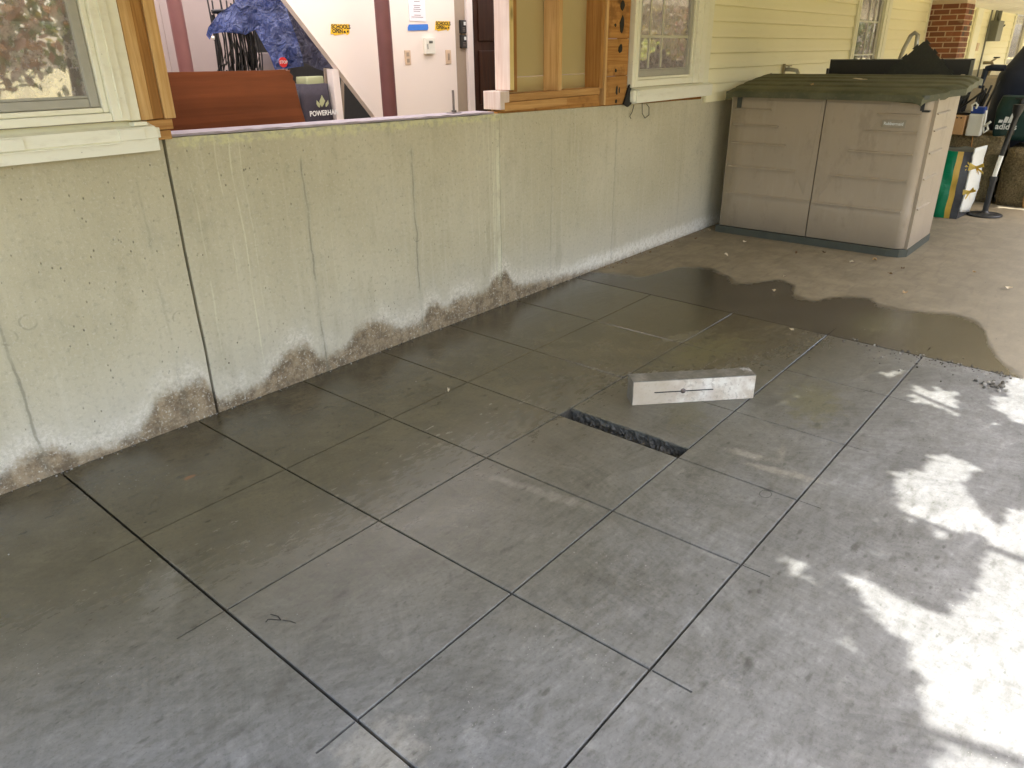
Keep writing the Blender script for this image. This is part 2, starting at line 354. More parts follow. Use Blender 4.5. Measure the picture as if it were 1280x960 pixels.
M['col'] = plain('red_primer_steel', (.115, .040, .036), .5, var=.25, scale=9)
M['col2'] = plain('pink_primer_steel', (.165, .065, .058), .5, var=.2, scale=9)
def tarpm(name, a, b, rough):
    m = NT(name); f = m.noise(9, None, 6, .7); r1 = m.math('ABSOLUTE', m.sub(m.noise(9, None, 4, .6, 1.0), .5)); r2 = m.vor(20, None, 'Distance')
    m.inp('Base Color', m.mix(m.step(f, .3, .7), a, b)); m.inp('Roughness', rough); m.inp('Specular IOR Level', .8)
    m.inp('Normal', m.bump(r2, .012, .4, m.bump(r1, .07, 1.0))); return m.m
M['tarp'] = tarpm('blue_tarpaulin', (.030, .052, .185), (.052, .086, .27), .22)
M['tarp_dk'] = tarpm('dark_navy_sheet', (.020, .022, .058), (.036, .036, .085), .4)
M['black'] = plain('black_plastic', (.015, .015, .014), .45, var=.3)
M['blackm'] = plain('matte_black_rubber', (.032, .033, .024), .75, var=.5, scale=60, bump=.004, bscale=90)
M['bag'] = plain('charcoal_fabric_bag', (.045, .038, .050), .85, var=.25, scale=40, bump=.002)
M['shed'] = None
m = NT('taupe_shed_plastic'); f = m.noise(2.5, None, 5); g = m.noise(1.0, m.scl((30, 30, 3)), 4)
c = m.mix(f, (.335, .27, .185), (.395, .32, .225)); c = m.mix(m.step(g, .5, .8, 0.0, .35), c, (.42, .355, .265)); dd_ = m.noise(7, m.scl((1, 1, .5)), 6, .7); c = m.mix(m.step(dd_, .52, .68, 0.0, .35), c, (.20, .16, .11))
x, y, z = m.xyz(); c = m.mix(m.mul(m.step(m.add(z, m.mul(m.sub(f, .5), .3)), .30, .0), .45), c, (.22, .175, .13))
sp = m.mul(m.step(m.vor(26), .04, .1, 1.0, 0.0), m.step(m.noise(4), .56, .64)); c = m.mix(m.mul(sp, .5), c, (.13, .10, .07))
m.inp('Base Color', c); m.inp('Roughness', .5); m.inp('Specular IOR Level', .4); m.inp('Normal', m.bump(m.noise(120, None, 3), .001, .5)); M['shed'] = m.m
m = NT('olive_lid_plastic'); f = m.noise(5, None, 6, .65)
c = m.mix(m.step(f, .35, .7), (.060, .062, .026), (.115, .110, .052)); c = m.mix(m.step(m.noise(40, None, 5), .55, .75, 0.0, .4), c, (.17, .145, .085))
m.inp('Base Color', c); m.inp('Roughness', .55); m.inp('Normal', m.bump(m.noise(80, None, 3), .001, .5)); M['olive'] = m.m
M['base'] = plain('dark_green_base', (.062, .066, .048), .6, var=.3, scale=15)
m = NT('whitewashed_form'); f = m.noise(9, None, 6, .65); x, y, z = m.xyz()
c = m.mix(m.step(f, .35, .62), (.78, .73, .62), (.55, .46, .35)); c = m.mix(m.step(m.noise(4, None, 4), .45, .7, 0.0, .8), c, (.84, .80, .72)); c = m.mix(m.step(m.noise(60, None, 4), .55, .66, 0.0, .6), c, (.40, .34, .26))
c = m.mix(m.step(m.add(x, m.mul(m.sub(f, .5), .25)), 3.03, 2.96, 0.0, .8), c, (.50, .41, .29))
m.inp('Base Color', c); m.inp('Roughness', .7); m.inp('Normal', m.bump(f, .004, .5)); M['form'] = m.m
m = NT('wet_form_top'); f = m.noise(14, None, 6, .7); x, y, z = m.xyz()
c = m.mix(m.step(f, .35, .7), (.11, .104, .085), (.24, .225, .19)); k = m.mul(m.step(m.add(x, m.mul(f, .3)), 3.44, 3.50), m.step(m.noise(30, None, 5), .45, .6))
c = m.mix(m.mul(k, .9), c, (.55, .53, .50)); m.inp('Base Color', c); m.inp('Roughness', .4); m.inp('Normal', m.bump(f, .004, .5)); M['form_top'] = m.m
M['slot'] = plain('gravelly_slot_side', (.085, .078, .062), .55, var=.7, scale=60, bump=.01, bscale=70)
M['groove'] = plain('groove_dark', (.012, .011, .009), .8)
M['brick'] = None
m = NT('red_brick'); r = m.rnd(); f = m.noise(25, None, 5)
c = m.mix(m.step(r, .1, .9), (.17, .058, .026), (.27, .095, .042)); c = m.mix(m.step(r, .80, .82), c, (.07, .045, .03)); c = m.mix(m.step(f, .5, .8, 0.0, .5), c, (.15, .05, .025))
c = m.mix(m.step(m.noise(9), .6, .72, 0.0, .6), c, (.45, .33, .22))
m.inp('Base Color', c); m.inp('Roughness', .85); m.inp('Normal', m.bump(f, .004, .6)); M['brick'] = m.m
M['mortar'] = plain('mortar', (.58, .47, .33), .9, var=.15)
M['ceil'] = plain('white_beadboard', (.82, .80, .68), .6, var=.05, scale=3)
M['greym'] = plain('grey_metal_box', (.16, .165, .14), .45, .3)
M['chrome'] = plain('brushed_metal_tube', (.45, .43, .36), .3, .8)
M['brass'] = plain('dull_brass', (.30, .25, .15), .4, .7)
M['navy'] = plain('navy_cover_cloth', (.013, .020, .045), .55, var=.4, scale=8, bump=.01, bscale=18)
M['dgreen'] = plain('dark_green_bag_cloth', (.010, .040, .032), .5, var=.3, scale=12, bump=.006, bscale=30)
M['pwhite'] = plain('white_plastic', (.72, .71, .62), .4, var=.06)
M['print'] = plain('white_print', (.70, .72, .68), .6, var=.02)
M['blue'] = plain('blue_plastic', (.015, .045, .22), .4, var=.2)
M['card'] = plain('tan_cardboard', (.52, .30, .13), .8, var=.1)
M['bgreen'] = plain('glossy_green_sack', (.0, .21, .085), .3, var=.35, scale=14, bump=.01, bscale=30)
M['byel'] = plain('yellow_sack_band', (.58, .36, .05), .4, var=.2, scale=20)
M['ribbon'] = plain('yellow_ribbon', (.72, .50, .08), .5, var=.15)
M['bdark'] = plain('charcoal_sack_side', (.05, .05, .052), .4, var=.4, scale=25, bump=.006, bscale=40)
M['straw'] = None
m = NT('weathered_straw'); f = m.noise(1.0, m.scl((16, 60, 60)), 6, .7); g = m.noise(4, None, 5)
c = m.mix(m.step(f, .3, .72), (.085, .060, .024), (.30, .225, .105)); c = m.mix(m.step(g, .48, .7, 0.0, .6), c, (.09, .085, .035))
m.inp('Base Color', c); m.inp('Roughness', .95); m.inp('Normal', m.bump(f, .03, .9)); M['straw'] = m.m
M['ylw'] = plain('yellow_sticker', (.80, .50, .02), .5, var=.04)
M['ink'] = plain('black_ink', (.012, .011, .010), .7, var=.02)
M['paper'] = plain('white_paper', (.80, .76, .80), .8, var=.02)
M['tape'] = plain('blue_masking_tape', (.045, .19, .62), .7, var=.08)
M['red'] = plain('red_badge', (.62, .02, .02), .4, var=.05)
M['leaflogo'] = plain('pale_green_print', (.35, .37, .20), .6, var=.05)
M['plate_in'] = plain('tan_cover_plate', (.62, .47, .33), .5, var=.04)
M['leaf_dead'] = plain('dry_leaf', (.42, .28, .14), .8, var=.35, scale=40)
M['leaf_dead2'] = plain('brown_leaf', (.15, .085, .04), .8, var=.35, scale=40)
M['leaf_pale'] = plain('pale_leaf', (.62, .52, .36), .8, var=.2, scale=40)
M['crumb'] = plain('concrete_crumb', (.30, .285, .25), .9, var=.4, scale=80)
M['crumb_wet'] = plain('wet_crumb', (.10, .092, .075), .8, var=.4, scale=80)
M['steel'] = plain('dull_steel', (.20, .17, .16), .5, .6, var=.3)
M['stone'] = plain('grey_tan_stone', (.30, .26, .19), .9, var=.2)
m = NT('added_translucent_sheet'); tr_ = m.n('ShaderNodeBsdfTranslucent'); tr_.inputs[0].default_value = (.52, .475, .45, 1)
m.set([n for n in m.t.nodes if n.type == 'OUTPUT_MATERIAL'][0].inputs[0], tr_.outputs[0]); M['added_skylite'] = m.m  # added sheet that spreads sunlight into the room
def leafm(name, a, b):
    m = NT(name); c = m.mix(m.rnd(), a, b); c = m.mix(m.noise(3, None, 3), c, b)
    m.inp('Base Color', c); m.inp('Roughness', .6)
    m.inp('Subsurface Weight', 0.0)
    t = m.t; out = [n for n in t.nodes if n.type == 'OUTPUT_MATERIAL'][0]
    tr = m.n('ShaderNodeBsdfTranslucent'); m.set(tr.inputs[0], c)
    mx = m.n('ShaderNodeMixShader'); mx.inputs[0].default_value = .3
    m.set(mx.inputs[1], m.b.outputs[0]); m.set(mx.inputs[2], tr.outputs[0]); m.set(out.inputs[0], mx.outputs[0])
    return m.m
M['fol'] = leafm('green_foliage', (.055, .10, .02), (.12, .16, .03))
M['fol_y'] = leafm('yellowing_foliage', (.22, .20, .04), (.30, .22, .05))
M['fol_r'] = leafm('rusty_foliage', (.26, .09, .05), (.32, .16, .06))
M['added_shrub'] = leafm('added_bright_shrub_leaf', (.32, .36, .06), (.42, .42, .09))
M['bark'] = plain('bark', (.09, .07, .05), .9, var=.3, scale=12, bump=.02, bscale=20)
m = NT('lawn'); f = m.noise(3, None, 6, .7); m.inp('Base Color', m.mix(f, (.19, .15, .045), (.30, .245, .085))); m.inp('Roughness', .9)
m.inp('Normal', m.bump(m.noise(60, None, 4), .03, .8)); M['lawn'] = m.m

# ------------------------------------------------------------------ mesh helpers
class MB:
    def __init__(s): s.v = []; s.f = []; s.mi = []; s.mats = []; s.sm = []
    def m(s, mat):
        if mat not in s.mats: s.mats.append(mat)
        return s.mats.index(mat)
    def add(s, vs, fs, mat=None, smooth=False):
        b = len(s.v); s.v += [tuple(v) for v in vs]
        i = s.m(mat) if mat else 0
        for f in fs: s.f.append(tuple(b+k for k in f)); s.mi.append(i); s.sm.append(smooth)
        return s
    def hexa(s, p, mat=None):   # p: 4 bottom ccw, 4 top ccw
        return s.add(p, [(3, 2, 1, 0), (4, 5, 6, 7), (0, 1, 5, 4), (1, 2, 6, 5), (2, 3, 7, 6), (3, 0, 4, 7)], mat)
    def box(s, x0, x1, y0, y1, z0, z1, mat=None):
        return s.hexa([(x0, y0, z0), (x1, y0, z0), (x1, y1, z0), (x0, y1, z0), (x0, y0, z1), (x1, y0, z1), (x1, y1, z1), (x0, y1, z1)], mat)
    def bbox(s, x0, x1, y0, y1, z0, z1, b=.004, mat=None, seg=2):
        bm = bmesh.new(); bmesh.ops.create_cube(bm, size=1)
        for v in bm.verts: v.co = Vector(((x0+x1)/2+v.co.x*(x1-x0), (y0+y1)/2+v.co.y*(y1-y0), (z0+z1)/2+v.co.z*(z1-z0)))
        bmesh.ops.bevel(bm, geom=bm.edges[:], offset=b, segments=seg, affect='EDGES', profile=.6)
        s.bm(bm, mat); return s
    def bm(s, bm, mat=None, smooth=False):
        bm.verts.index_update()
        s.add([v.co.copy() for v in bm.verts], [[v.index for v in f.verts] for f in bm.faces], mat, smooth); bm.free(); return s
    def prism(s, poly, lo, hi, axis, mat=None):
        """poly list of 2-D points extruded along axis (0,1,2) from lo to hi"""
        n = len(poly)
        def P(a, b, t): return (t, a, b) if axis == 0 else ((a, t, b) if axis == 1 else (a, b, t))
        vs = [P(a, b, lo) for a, b in poly] + [P(a, b, hi) for a, b in poly]
        fs = [tuple(range(n-1, -1, -1)), tuple(range(n, 2*n))] + [(i, (i+1) % n, n+(i+1) % n, n+i) for i in range(n)]
        return s.add(vs, fs, mat)
    def tube(s, pts, r, mat=None, n=8, r_end=None, cap=True):
        pts = [Vector(p) for p in pts]; k = len(pts); rings = []
        ref = None
        for i, p in enumerate(pts):
            d = (pts[min(i+1, k-1)] - pts[max(i-1, 0)]).normalized()
            if ref is None: ref = d.orthogonal().normalized()
            ref = (ref - d*ref.dot(d)).normalized(); q = d.cross(ref)
            rr = r if r_end is None else r + (r_end-r)*i/(k-1)
            rings.append([p + rr*(math.cos(2*math.pi*j/n)*ref + math.sin(2*math.pi*j/n)*q) for j in range(n)])
        vs = [v for g in rings for v in g]
        fs = [(i*n+j, i*n+(j+1) % n, (i+1)*n+(j+1) % n, (i+1)*n+j) for i in range(k-1) for j in range(n)]
        s.add(vs, fs, mat, True)
        if cap: s.add(rings[0], [tuple(range(n-1, -1, -1))], mat); s.add(rings[-1], [tuple(range(n))], mat)
        return s
    def lathe(s, prof, c, mat=None, n=20, sx=1, sy=1):
        vs = []; k = len(prof)
        for r, z in prof: vs += [(c[0]+sx*r*math.cos(2*math.pi*j/n), c[1]+sy*r*math.sin(2*math.pi*j/n), c[2]+z) for j in range(n)]
        fs = [(i*n+j, i*n+(j+1) % n, (i+1)*n+(j+1) % n, (i+1)*n+j) for i in range(k-1) for j in range(n)]
        s.add(vs, fs, mat, True); s.add(vs[-n:], [tuple(range(n))], mat); s.add(vs[:n], [tuple(range(n-1, -1, -1))], mat); return s
    def grid(s, fn, nu, nv, mat=None, smooth=True, thick=None):
        vs = [fn(i/nu, j/nv) for i in range(nu+1) for j in range(nv+1)]
        fs = [(i*(nv+1)+j, (i+1)*(nv+1)+j, (i+1)*(nv+1)+j+1, i*(nv+1)+j+1) for i in range(nu) for j in range(nv)]
        return s.add(vs, fs, mat, smooth)
    def xf(s, Mx, start=0):
        for i in range(start, len(s.v)): s.v[i] = tuple(Mx @ Vector(s.v[i]))
        return s

def world_of(o):
    v = Vector(o.location)
    while o.parent: o = o.parent; v += o.location
    return v
def obj(name, mb, mat=None, parent=None, loc=None, label=None, cat=None, group=None, kind=None, solid=None, weld=False):
    """one mesh object; vertices are given in world coordinates"""
    me = bpy.data.meshes.new(name)
    if loc is None: loc = world_of(parent) if parent else Vector((0, 0, 0))
    loc = Vector(loc)
    me.from_pydata([(a-loc.x, b-loc.y, c-loc.z) for a, b, c in mb.v], [], mb.f); me.validate()
    mats = mb.mats if mb.mats else [mat]
    for q in mats: me.materials.append(M[q])
    if len(me.polygons) == len(mb.f):
        me.polygons.foreach_set('material_index', mb.mi if mb.mats else [0]*len(mb.f)); me.polygons.foreach_set('use_smooth', mb.sm)
    if weld:
        bm = bmesh.new(); bm.from_mesh(me); bmesh.ops.remove_doubles(bm, verts=bm.verts, dist=1e-5); bmesh.ops.recalc_face_normals(bm, faces=bm.faces); bm.to_mesh(me); bm.free()
    o = bpy.data.objects.new(name, me); COL.objects.link(o)
    if parent: o.parent = parent; o.location = loc - world_of(parent)
    else: o.location = loc
    if solid:
        md = o.modifiers.new('thickness', 'SOLIDIFY'); md.thickness = solid
    tag(o, label, cat, group, kind); return o
def tag(o, label=None, cat=None, group=None, kind=None):
    for k, v in (('label', label), ('category', cat), ('group', group), ('kind', kind)):
        if v: o[k] = v
    return o
def thing(name, label, cat, loc, group=None):
    o = bpy.data.objects.new(name, None); COL.objects.link(o); o.location = loc; o.empty_display_size = .1
    return tag(o, label, cat, group)
def text_mb(txt, size, Mx, mat, depth=.0, xs=1.0, bold=0.0):
    cu = bpy.data.curves.new('lettering', 'FONT'); cu.body = txt; cu.size = size; cu.align_x = 'CENTER'; cu.align_y = 'CENTER'
    cu.extrude = depth; cu.resolution_u = 3; cu.offset = bold
    o = bpy.data.objects.new('lettering', cu); COL.objects.link(o)
    dg = bpy.context.evaluated_depsgraph_get(); me = o.evaluated_get(dg).to_mesh()
    mb = MB(); mb.add([Mx @ Vector((v.co.x*xs, v.co.y, v.co.z)) for v in me.vertices], [tuple(p.vertices) for p in me.polygons], mat)
    o.evaluated_get(dg).to_mesh_clear(); bpy.data.objects.remove(o); bpy.data.curves.remove(cu)
    return mb
def frame_mx(o, ex, ey):
    ex = Vector(ex).normalized(); ey = Vector(ey).normalized(); ez = ex.cross(ey)
    return Matrix(((ex.x, ey.x, ez.x, o[0]), (ex.y, ey.y, ez.y, o[1]), (ex.z, ey.z, ez.z, o[2]), (0, 0, 0, 1)))
def merge(a, b):
    for i, f in enumerate(b.f): pass
    base = len(a.v); a.v += b.v
    for f, mi, sm in zip(b.f, b.mi, b.sm):
        a.f.append(tuple(base+k for k in f)); a.mi.append(a.m(b.mats[mi]) if b.mats else 0); a.sm.append(sm)
    return a

# ------------------------------------------------------------------ ground and slab
lawn = MB()
X0, X1, Y0, Y1 = -6.02, 31.52, -4.92, 9
for a, b, c, d in [(-150, 150, -150, Y0), (-150, 150, Y1, 150), (-150, X0, Y0, Y1), (X1, 150, Y0, Y1)]:
    lawn.add([(a, c, -.06), (b, c, -.06), (b, d, -.06), (a, d, -.06)], [(0, 1, 2, 3)])
obj('lawn', lawn, 'lawn', kind='structure')

BL = [((.784, -.07), (.781, -1.975)), ((1.400, -.062), (1.426, -2.608)), ((2.001, -.073), (2.028, -2.594)), ((2.547, -.084), (2.536, -2.589)),
      ((3.127, -.046), (3.101, -2.6)), ((3.783, -.139), (3.746, -2.631)), ((4.514, -.011), (4.408, -2.946))]
AL = [((.623, -.734), (4.425, -.692)), ((.632, -1.324), (4.586, -1.33)), ((.668, -1.979), (4.616, -1.954)), ((1.016, -2.484), (4.542, -2.492))]
def isect(l1, l2):
    (x1, y1), (x2, y2) = l1; (x3, y3), (x4, y4) = l2
    d = (x1-x2)*(y3-y4)-(y1-y2)*(x3-x4); a = x1*y2-y1*x2; b = x3*y4-y3*x4
    return Vector(((a*(x3-x4)-(x1-x2)*b)/d, (a*(y3-y4)-(y1-y2)*b)/d))
WALL_L = ((0, -.003), (6, -.003))
AA = [WALL_L] + AL
G = [[isect(b, a) for a in AA] for b in BL]
def band(p, q, w):
    p, q = Vector(p), Vector(q); d = (q-p).normalized(); n = Vector((-d.y, d.x))*w
    return [p-n, q-n, q+n, p+n]
BW = [.0052, .0034, .0030, .0030, .0028, .0026, .003]; AW = [0, .0026, .0030, .0034, .0044]

slab = thing('patio_slab', None, None, (0, 0, 0)); slab['kind'] = 'structure'
def inset(poly, ws):
    n = len(poly); L = []
    for i in range(n):
        p, q = poly[i], poly[(i+1) % n]; d = (q-p).normalized(); nn = Vector((-d.y, d.x))*ws[i]; L.append((p+nn, q+nn))
    return [isect(tuple(map(tuple, L[i-1])), tuple(map(tuple, L[i]))) for i in range(n)]
def panel(poly, ws, dep=.05):
    p1 = inset(poly, ws); p2 = inset(p1, [.0022]*len(poly)); n = len(poly)
    vs = [(p.x, p.y, 0.0) for p in p2] + [(p.x, p.y, -.0022) for p in p1] + [(p.x, p.y, -dep) for p in p1]
    fs = [tuple(range(n))] + [(i, n+i, n+(i+1) % n, (i+1) % n) for i in range(n)] + [(n+i, 2*n+i, 2*n+(i+1) % n, n+(i+1) % n) for i in range(n)]
    mb = MB(); mb.add(vs, fs); return mb
SLOT_X = 2.643
for i in range(6):
    for j in range(4):
        # counter-clockwise seen from above: y decreases with j
        poly = [G[i][j+1], G[i+1][j+1], G[i+1][j], G[i][j]]
        ws = [AW[j+1], BW[i+1], AW[j], BW[i]]
        if (i, j) == (3, 2):
            k = .100; a_, b_ = poly[3]+Vector((k, 0)), poly[0]+Vector((k, 0))
            jag_ = [a_.lerp(b_, t/26)+Vector((random.uniform(-.004, .005)*(0 < t < 26), 0)) for t in range(27)]
            poly = [poly[1], poly[2]]+jag_; ws = [BW[4], AW[2]]+[.0001]*26+[AW[3]]
        obj('slab_panel', panel(poly, ws, .006 if (i, j) == (3, 2) else .05), 'floor_new', slab)
# outer fresh pour with saw overruns, as a constrained triangulation with slits left open
def sheet(outer, holes, z=0.0, depth=.05):
    vs = []; es = []; loops = []
    for lp in [outer]+holes:
        b = len(vs); vs += [Vector((p[0], p[1])) for p in lp]; n = len(lp)
        es += [(b+i, b+(i+1) % n) for i in range(n)]; loops.append([Vector((p[0], p[1])) for p in lp])
    V, E, F, *_ = delaunay_2d_cdt(vs, es, [], 1, 1e-6)
    def inside(p, lp):
        c = False; n = len(lp)
        for i in range(n):
            a, b = lp[i], lp[i-1]
            if (a.y > p.y) != (b.y > p.y) and p.x < (b.x-a.x)*(p.y-a.y)/(b.y-a.y)+a.x: c = not c
        return c
    mb = MB(); keep = []
    for f in F:
        c = sum((V[i] for i in f), Vector((0, 0)))/len(f)
        if inside(c, loops[0]) and not any(inside(c, h) for h in loops[1:]): keep.append(f)
    cnt = {}
    for f in keep:
        for a, b in zip(f, list(f[1:])+[f[0]]): cnt[(a, b)] = 1
    mb.add([(v.x, v.y, z) for v in V], keep)
    n = len(V); mb.v += [(v.x, v.y, z-depth) for v in V]
    for a, b in cnt:
        if (b, a) not in cnt: mb.f.append((b, a, a+n, b+n)); mb.mi.append(0); mb.sm.append(False)
    return mb
g00, g60, g64, g04 = G[0][0], G[6][0], G[6][4], G[0][4]
def offs(i, w): return Vector((w, 0))
core = [g00+Vector((-BW[0], 0)), g04+Vector((-BW[0], -AW[4])), g64+Vector((0, -AW[4])), g60]
def ext(l, p, d):      # point on from p along line l by d
    v = (Vector(l[1])-Vector(l[0])).normalized(); return p+v*d
over = []
def b_over(i, a, w): over.append(band(G[i][4], ext(BL[i], G[i][4], a), w))
b_over(0, 1.2, .0052); b_over(1, .13, .0034); b_over(2, .10, .0026); b_over(3, .09, .0018); b_over(4, .10, .0018); b_over(5, .12, .0016)
for j, a, w in [(1, .17, .0016), (2, .16, .0022), (3, .13, .0040), (4, 1.4, .0044)]:
    over.append(band(G[0][j], ext(AL[j-1], G[0][j], -a), w))
new_outer = [(-6, -.003), tuple(core[0]), tuple(core[1]), tuple(core[2]), tuple(ext(BL[6], G[6][4], 2.41)), (-6, -4.9)]
# slits open from the panel field's edge outwards: start each 1 mm outside the boundary
slits = []
for q in over:
    p0, p1, p2, p3 = q; d = (p1-p0).normalized()*.0062; slits.append([tuple(p0+d), tuple(p1), tuple(p2), tuple(p3+d)])
obj('fresh_pour', sheet(new_outer, slits), 'floor_new', slab)
def B6(y): (xa, ya), (xb, yb) = BL[6]; return xa+(xb-xa)*(y-ya)/(yb-ya)+.004
old_outer = [(B6(-.003), -.003), (B6(-4.9), -4.9), (31.5, -4.9), (31.5, -.003)]
slit_old = [[(4.52, AL[3][0][1]-.002-.003), (4.60, -2.4955), (4.60, -2.489), (4.52, -2.489)]]
for j, xe in [(2, 4.565), (3, 4.60)]:
    yy = G[6][j].y; slit_old.append([(B6(yy)+.002, yy-.002), (xe, yy-.0025), (xe, yy+.001), (B6(yy)+.002, yy+.002)])
obj('old_pour', sheet(old_outer, slit_old), 'floor_old', slab)
bed = MB()
for a, b, c, d in [(-6, 31.5, -4.9, -1.985), (-6, 31.5, -1.32, -.004), (-6, 2.53, -1.985, -1.32), (2.66, 31.5, -1.985, -1.32)]:
    bed.add([(a, c, -.022), (b, c, -.022), (b, d, -.022), (a, d, -.022)], [(0, 1, 2, 3)])
obj('groove_bottom', bed, 'groove', slab)
# the slot through the slab
sl = MB()
def back(u, v):
    y = -1.322-.66*u; z = -.0-.30*v
    return (SLOT_X+.004+(.016*mnoise.noise(Vector((y*38, z*38, 3)))+.014*mnoise.noise(Vector((y*85, z*85, 1))) if 0 < v else 0.0)-.03*v*0, y, z-.004 if v == 0 else z)
sl.grid(back, 60, 24, smooth=False)
sl.grid(lambda u, v: (2.531+.002*mnoise.noise(Vector((u*20, v*9, 0))), -1.322-.66*u, -.30*v-.055*(v == 0)), 20, 8)
sl.add([(2.53, -1.325, -.004), (2.66, -1.325, -.004), (2.66, -1.325, -.3), (2.53, -1.325, -.3)], [(0, 1, 2, 3)])
sl.add([(2.53, -1.979, -.05), (2.66, -1.979, -.05), (2.66, -1.979, -.3), (2.53, -1.979, -.3)], [(3, 2, 1, 0)])
sl.grid(lambda u, v: (2.52+.15*u, -1.30-.70*v, -.29+.02*mnoise.noise(Vector((u*6, v*30, 5)))), 8, 30, smooth=False)
obj('slot_side', sl, 'slot', slab)

def scribble(pts, w=.0018):
    mb = MB()
    for (a, b), (c, d) in zip(pts, pts[1:]):
        q = band((a, b), (c, d), w); mb.add([(p.x, p.y, .0012) for p in q], [(0, 1, 2, 3)])
    obj('scribble_mark', mb, 'ink', slab)
scribble([(.862, -1.452), (.872, -1.478), (.868, -1.500), (.845, -1.466), (.832, -1.472)]); scribble([(.872, -1.505), (.884, -1.527), (.890, -1.548)], .0014)
scribble([(2.50+.035*math.cos(a*.5)*(1-.02*a), -2.375+.022*math.sin(a*.5)) for a in range(15)], .0008); scribble([(2.46, -2.36), (2.50, -2.43)], .0007)
# ------------------------------------------------------------------ house
house = thing('house', 'pale yellow vinyl sided house with grey concrete foundation and an open framed wall bay', 'house', (3, .1, 0))
def ftop(x): return 1.315-.0175*x
# foundation in three pours with open joints
for a, b in [(-6, 1.500), (1.514, 3.6495), (3.6535, 31.4)]:
    mb = MB(); n = max(6, int((b-a)/.12)) if b < 8 else 60
    poly_t = []
    def topz(t): return ftop(t)+.006*mnoise.noise(Vector((t*9, 0, 0)))
    xs = [a+(b-a)*k/n for k in range(n+1)]
    zt = [max(ftop(min(t, 8)), 1.17)+.005*mnoise.noise(Vector((t*9, 0, 0))) for t in xs]
    jag = lambda t, z: (.004*mnoise.noise(Vector((t*3, z*14, 2))))
    vs = []; nz = 10
    for k, t in enumerate(xs):
        for q in range(nz+1):
            z = -.3+(zt[k]+.3)*q/nz; tx = t + (jag(t, z) if k in (0, n) and -5 < t < 30 else 0)
            vs.append((tx, 0 if q < nz else 0, z))
    fs = [(k*(nz+1)+q, (k+1)*(nz+1)+q, (k+1)*(nz+1)+q+1, k*(nz+1)+q+1) for k in range(n) for q in range(nz)]
    mb.add(vs, fs)
    b0 = len(mb.v); mb.v += [(t, .22, z) for t, z in zip(xs, zt)]
    for k in range(n): mb.f.append((k*(nz+1)+nz, (k+1)*(nz+1)+nz, b0+k+1, b0+k)); mb.mi.append(0); mb.sm.append(False)
    for e, s in ((0, 1), (n, -1)):
        b1 = len(mb.v); mb.v += [(xs[e], .22, -.3+(zt[e]+.3)*q/nz) for q in range(nz+1)]
        for q in range(nz):
            f = (e*(nz+1)+q, e*(nz+1)+q+1, b1+q+1, b1+q); mb.f.append(f if s > 0 else f[::-1]); mb.mi.append(0); mb.sm.append(False)
    mb.add([(a, .22, -.3), (b, .22, -.3), (b, .22, zt[-1]), (a, .22, zt[0])], [(3, 2, 1, 0)])
    obj('foundation_wall', mb, 'wall', house)
jf = MB(); jf.box(1.495, 1.52, .03, .2, -.2, 1.27); obj('joint_filler', jf, 'groove', house); jf = MB(); jf.box(3.645, 3.66, .02, .2, -.2, 1.24)
obj('joint_filler', jf, 'groove', house)
# membrane on the sill of the opening
gk = MB()
for k in range(40):
    t0, t1 = 1.545+k*(3.60-1.545)/40, 1.545+(k+1)*(3.60-1.545)/40
    z0, z1 = ftop(t0)+.004, ftop(t1)+.004
    w = lambda t: .010+.006*mnoise.noise(Vector((t*13, 7, 0)))
    gk.hexa([(t0, -.006, z0), (t1, -.006, z1), (t1, .15, z1), (t0, .15, z0), (t0, -.006, z0+w(t0)), (t1, -.006, z1+w(t1)), (t1, .15, z1+.012), (t0, .15, z0+.012)])
obj('sill_membrane', gk, 'gasket', house)

def stud(x0, x1, y0, y1, z0, z1, mat, b=.003, lean=0.0):
    mb = MB(); mb.bbox(x0, x1, y0, y1, z0, z1, b)
    if lean: mb.v = [(a+lean*(c-z0), bb, c) for a, bb, c in mb.v]
    return obj('wall_stud', mb, mat, house)
TOPZ = 2.40
# left framing: three studs, then plate stubs
stud(1.425, 1.475, -.02, .10, 1.367, TOPZ, 'stud_new'); stud(1.4775, 1.522, -.012, .10, 1.367, TOPZ, 'stud_old'); stud(1.525, 1.572, -.020, .10, 1.367, TOPZ, 'stud_new')
mb = MB(); mb.bbox(1.40, 1.552, -.022, .12, 1.325, 1.364, .003); obj('bottom_plate', mb, 'plate', house)
mb = MB(); mb.bbox(1.40, 1.540, -.016, .12, 1.285, 1.322, .003); obj('bottom_plate', mb, 'plate', house)
# right framing
mb = MB(); mb.bbox(3.745, 3.785, -.016, .108, 1.385, TOPZ, .003, 'stud_pale')
for i, f in enumerate(mb.f):
    c = [sum(mb.v[k][a] for k in f)/len(f) for a in range(3)]
    if c[1] < -.0145: mb.mi[i] = mb.m('stud_yel')
obj('wall_stud', mb, None, house, label='pale whitewashed stud edging the opening')
stud(3.79, 3.835, .0, .10, 1.372, TOPZ, 'stud_old'); stud(4.262, 4.302, -.004, .125, 1.362, TOPZ, 'stud_new'); stud(4.757, 4.797, -.004, .13, 1.355, TOPZ, 'stud_old'); stud(4.80, 4.826, -.018, .10, 1.24, TOPZ, 'stud_new')
mb = MB(); mb.bbox(3.700, 4.755, -.010, .10, 1.318, 1.362, .003); obj('bottom_plate', mb, 'plate', house)
mb = MB(); mb.bbox(3.695, 4.35, -.014, .10, 1.264, 1.315, .003); obj('bottom_plate', mb, 'plate', house)
mb = MB(); mb.bbox(4.353, 4.755, -.008, .10, 1.262, 1.315, .003); obj('bottom_plate', mb, 'osb', house)
mb = MB(); mb.bbox(3.655, 3.742, -.012, .13, 1.275, 1.382, .003, 'stud_pale'); obj('bottom_plate', mb, None, house, label='whitewashed block end of the plates')
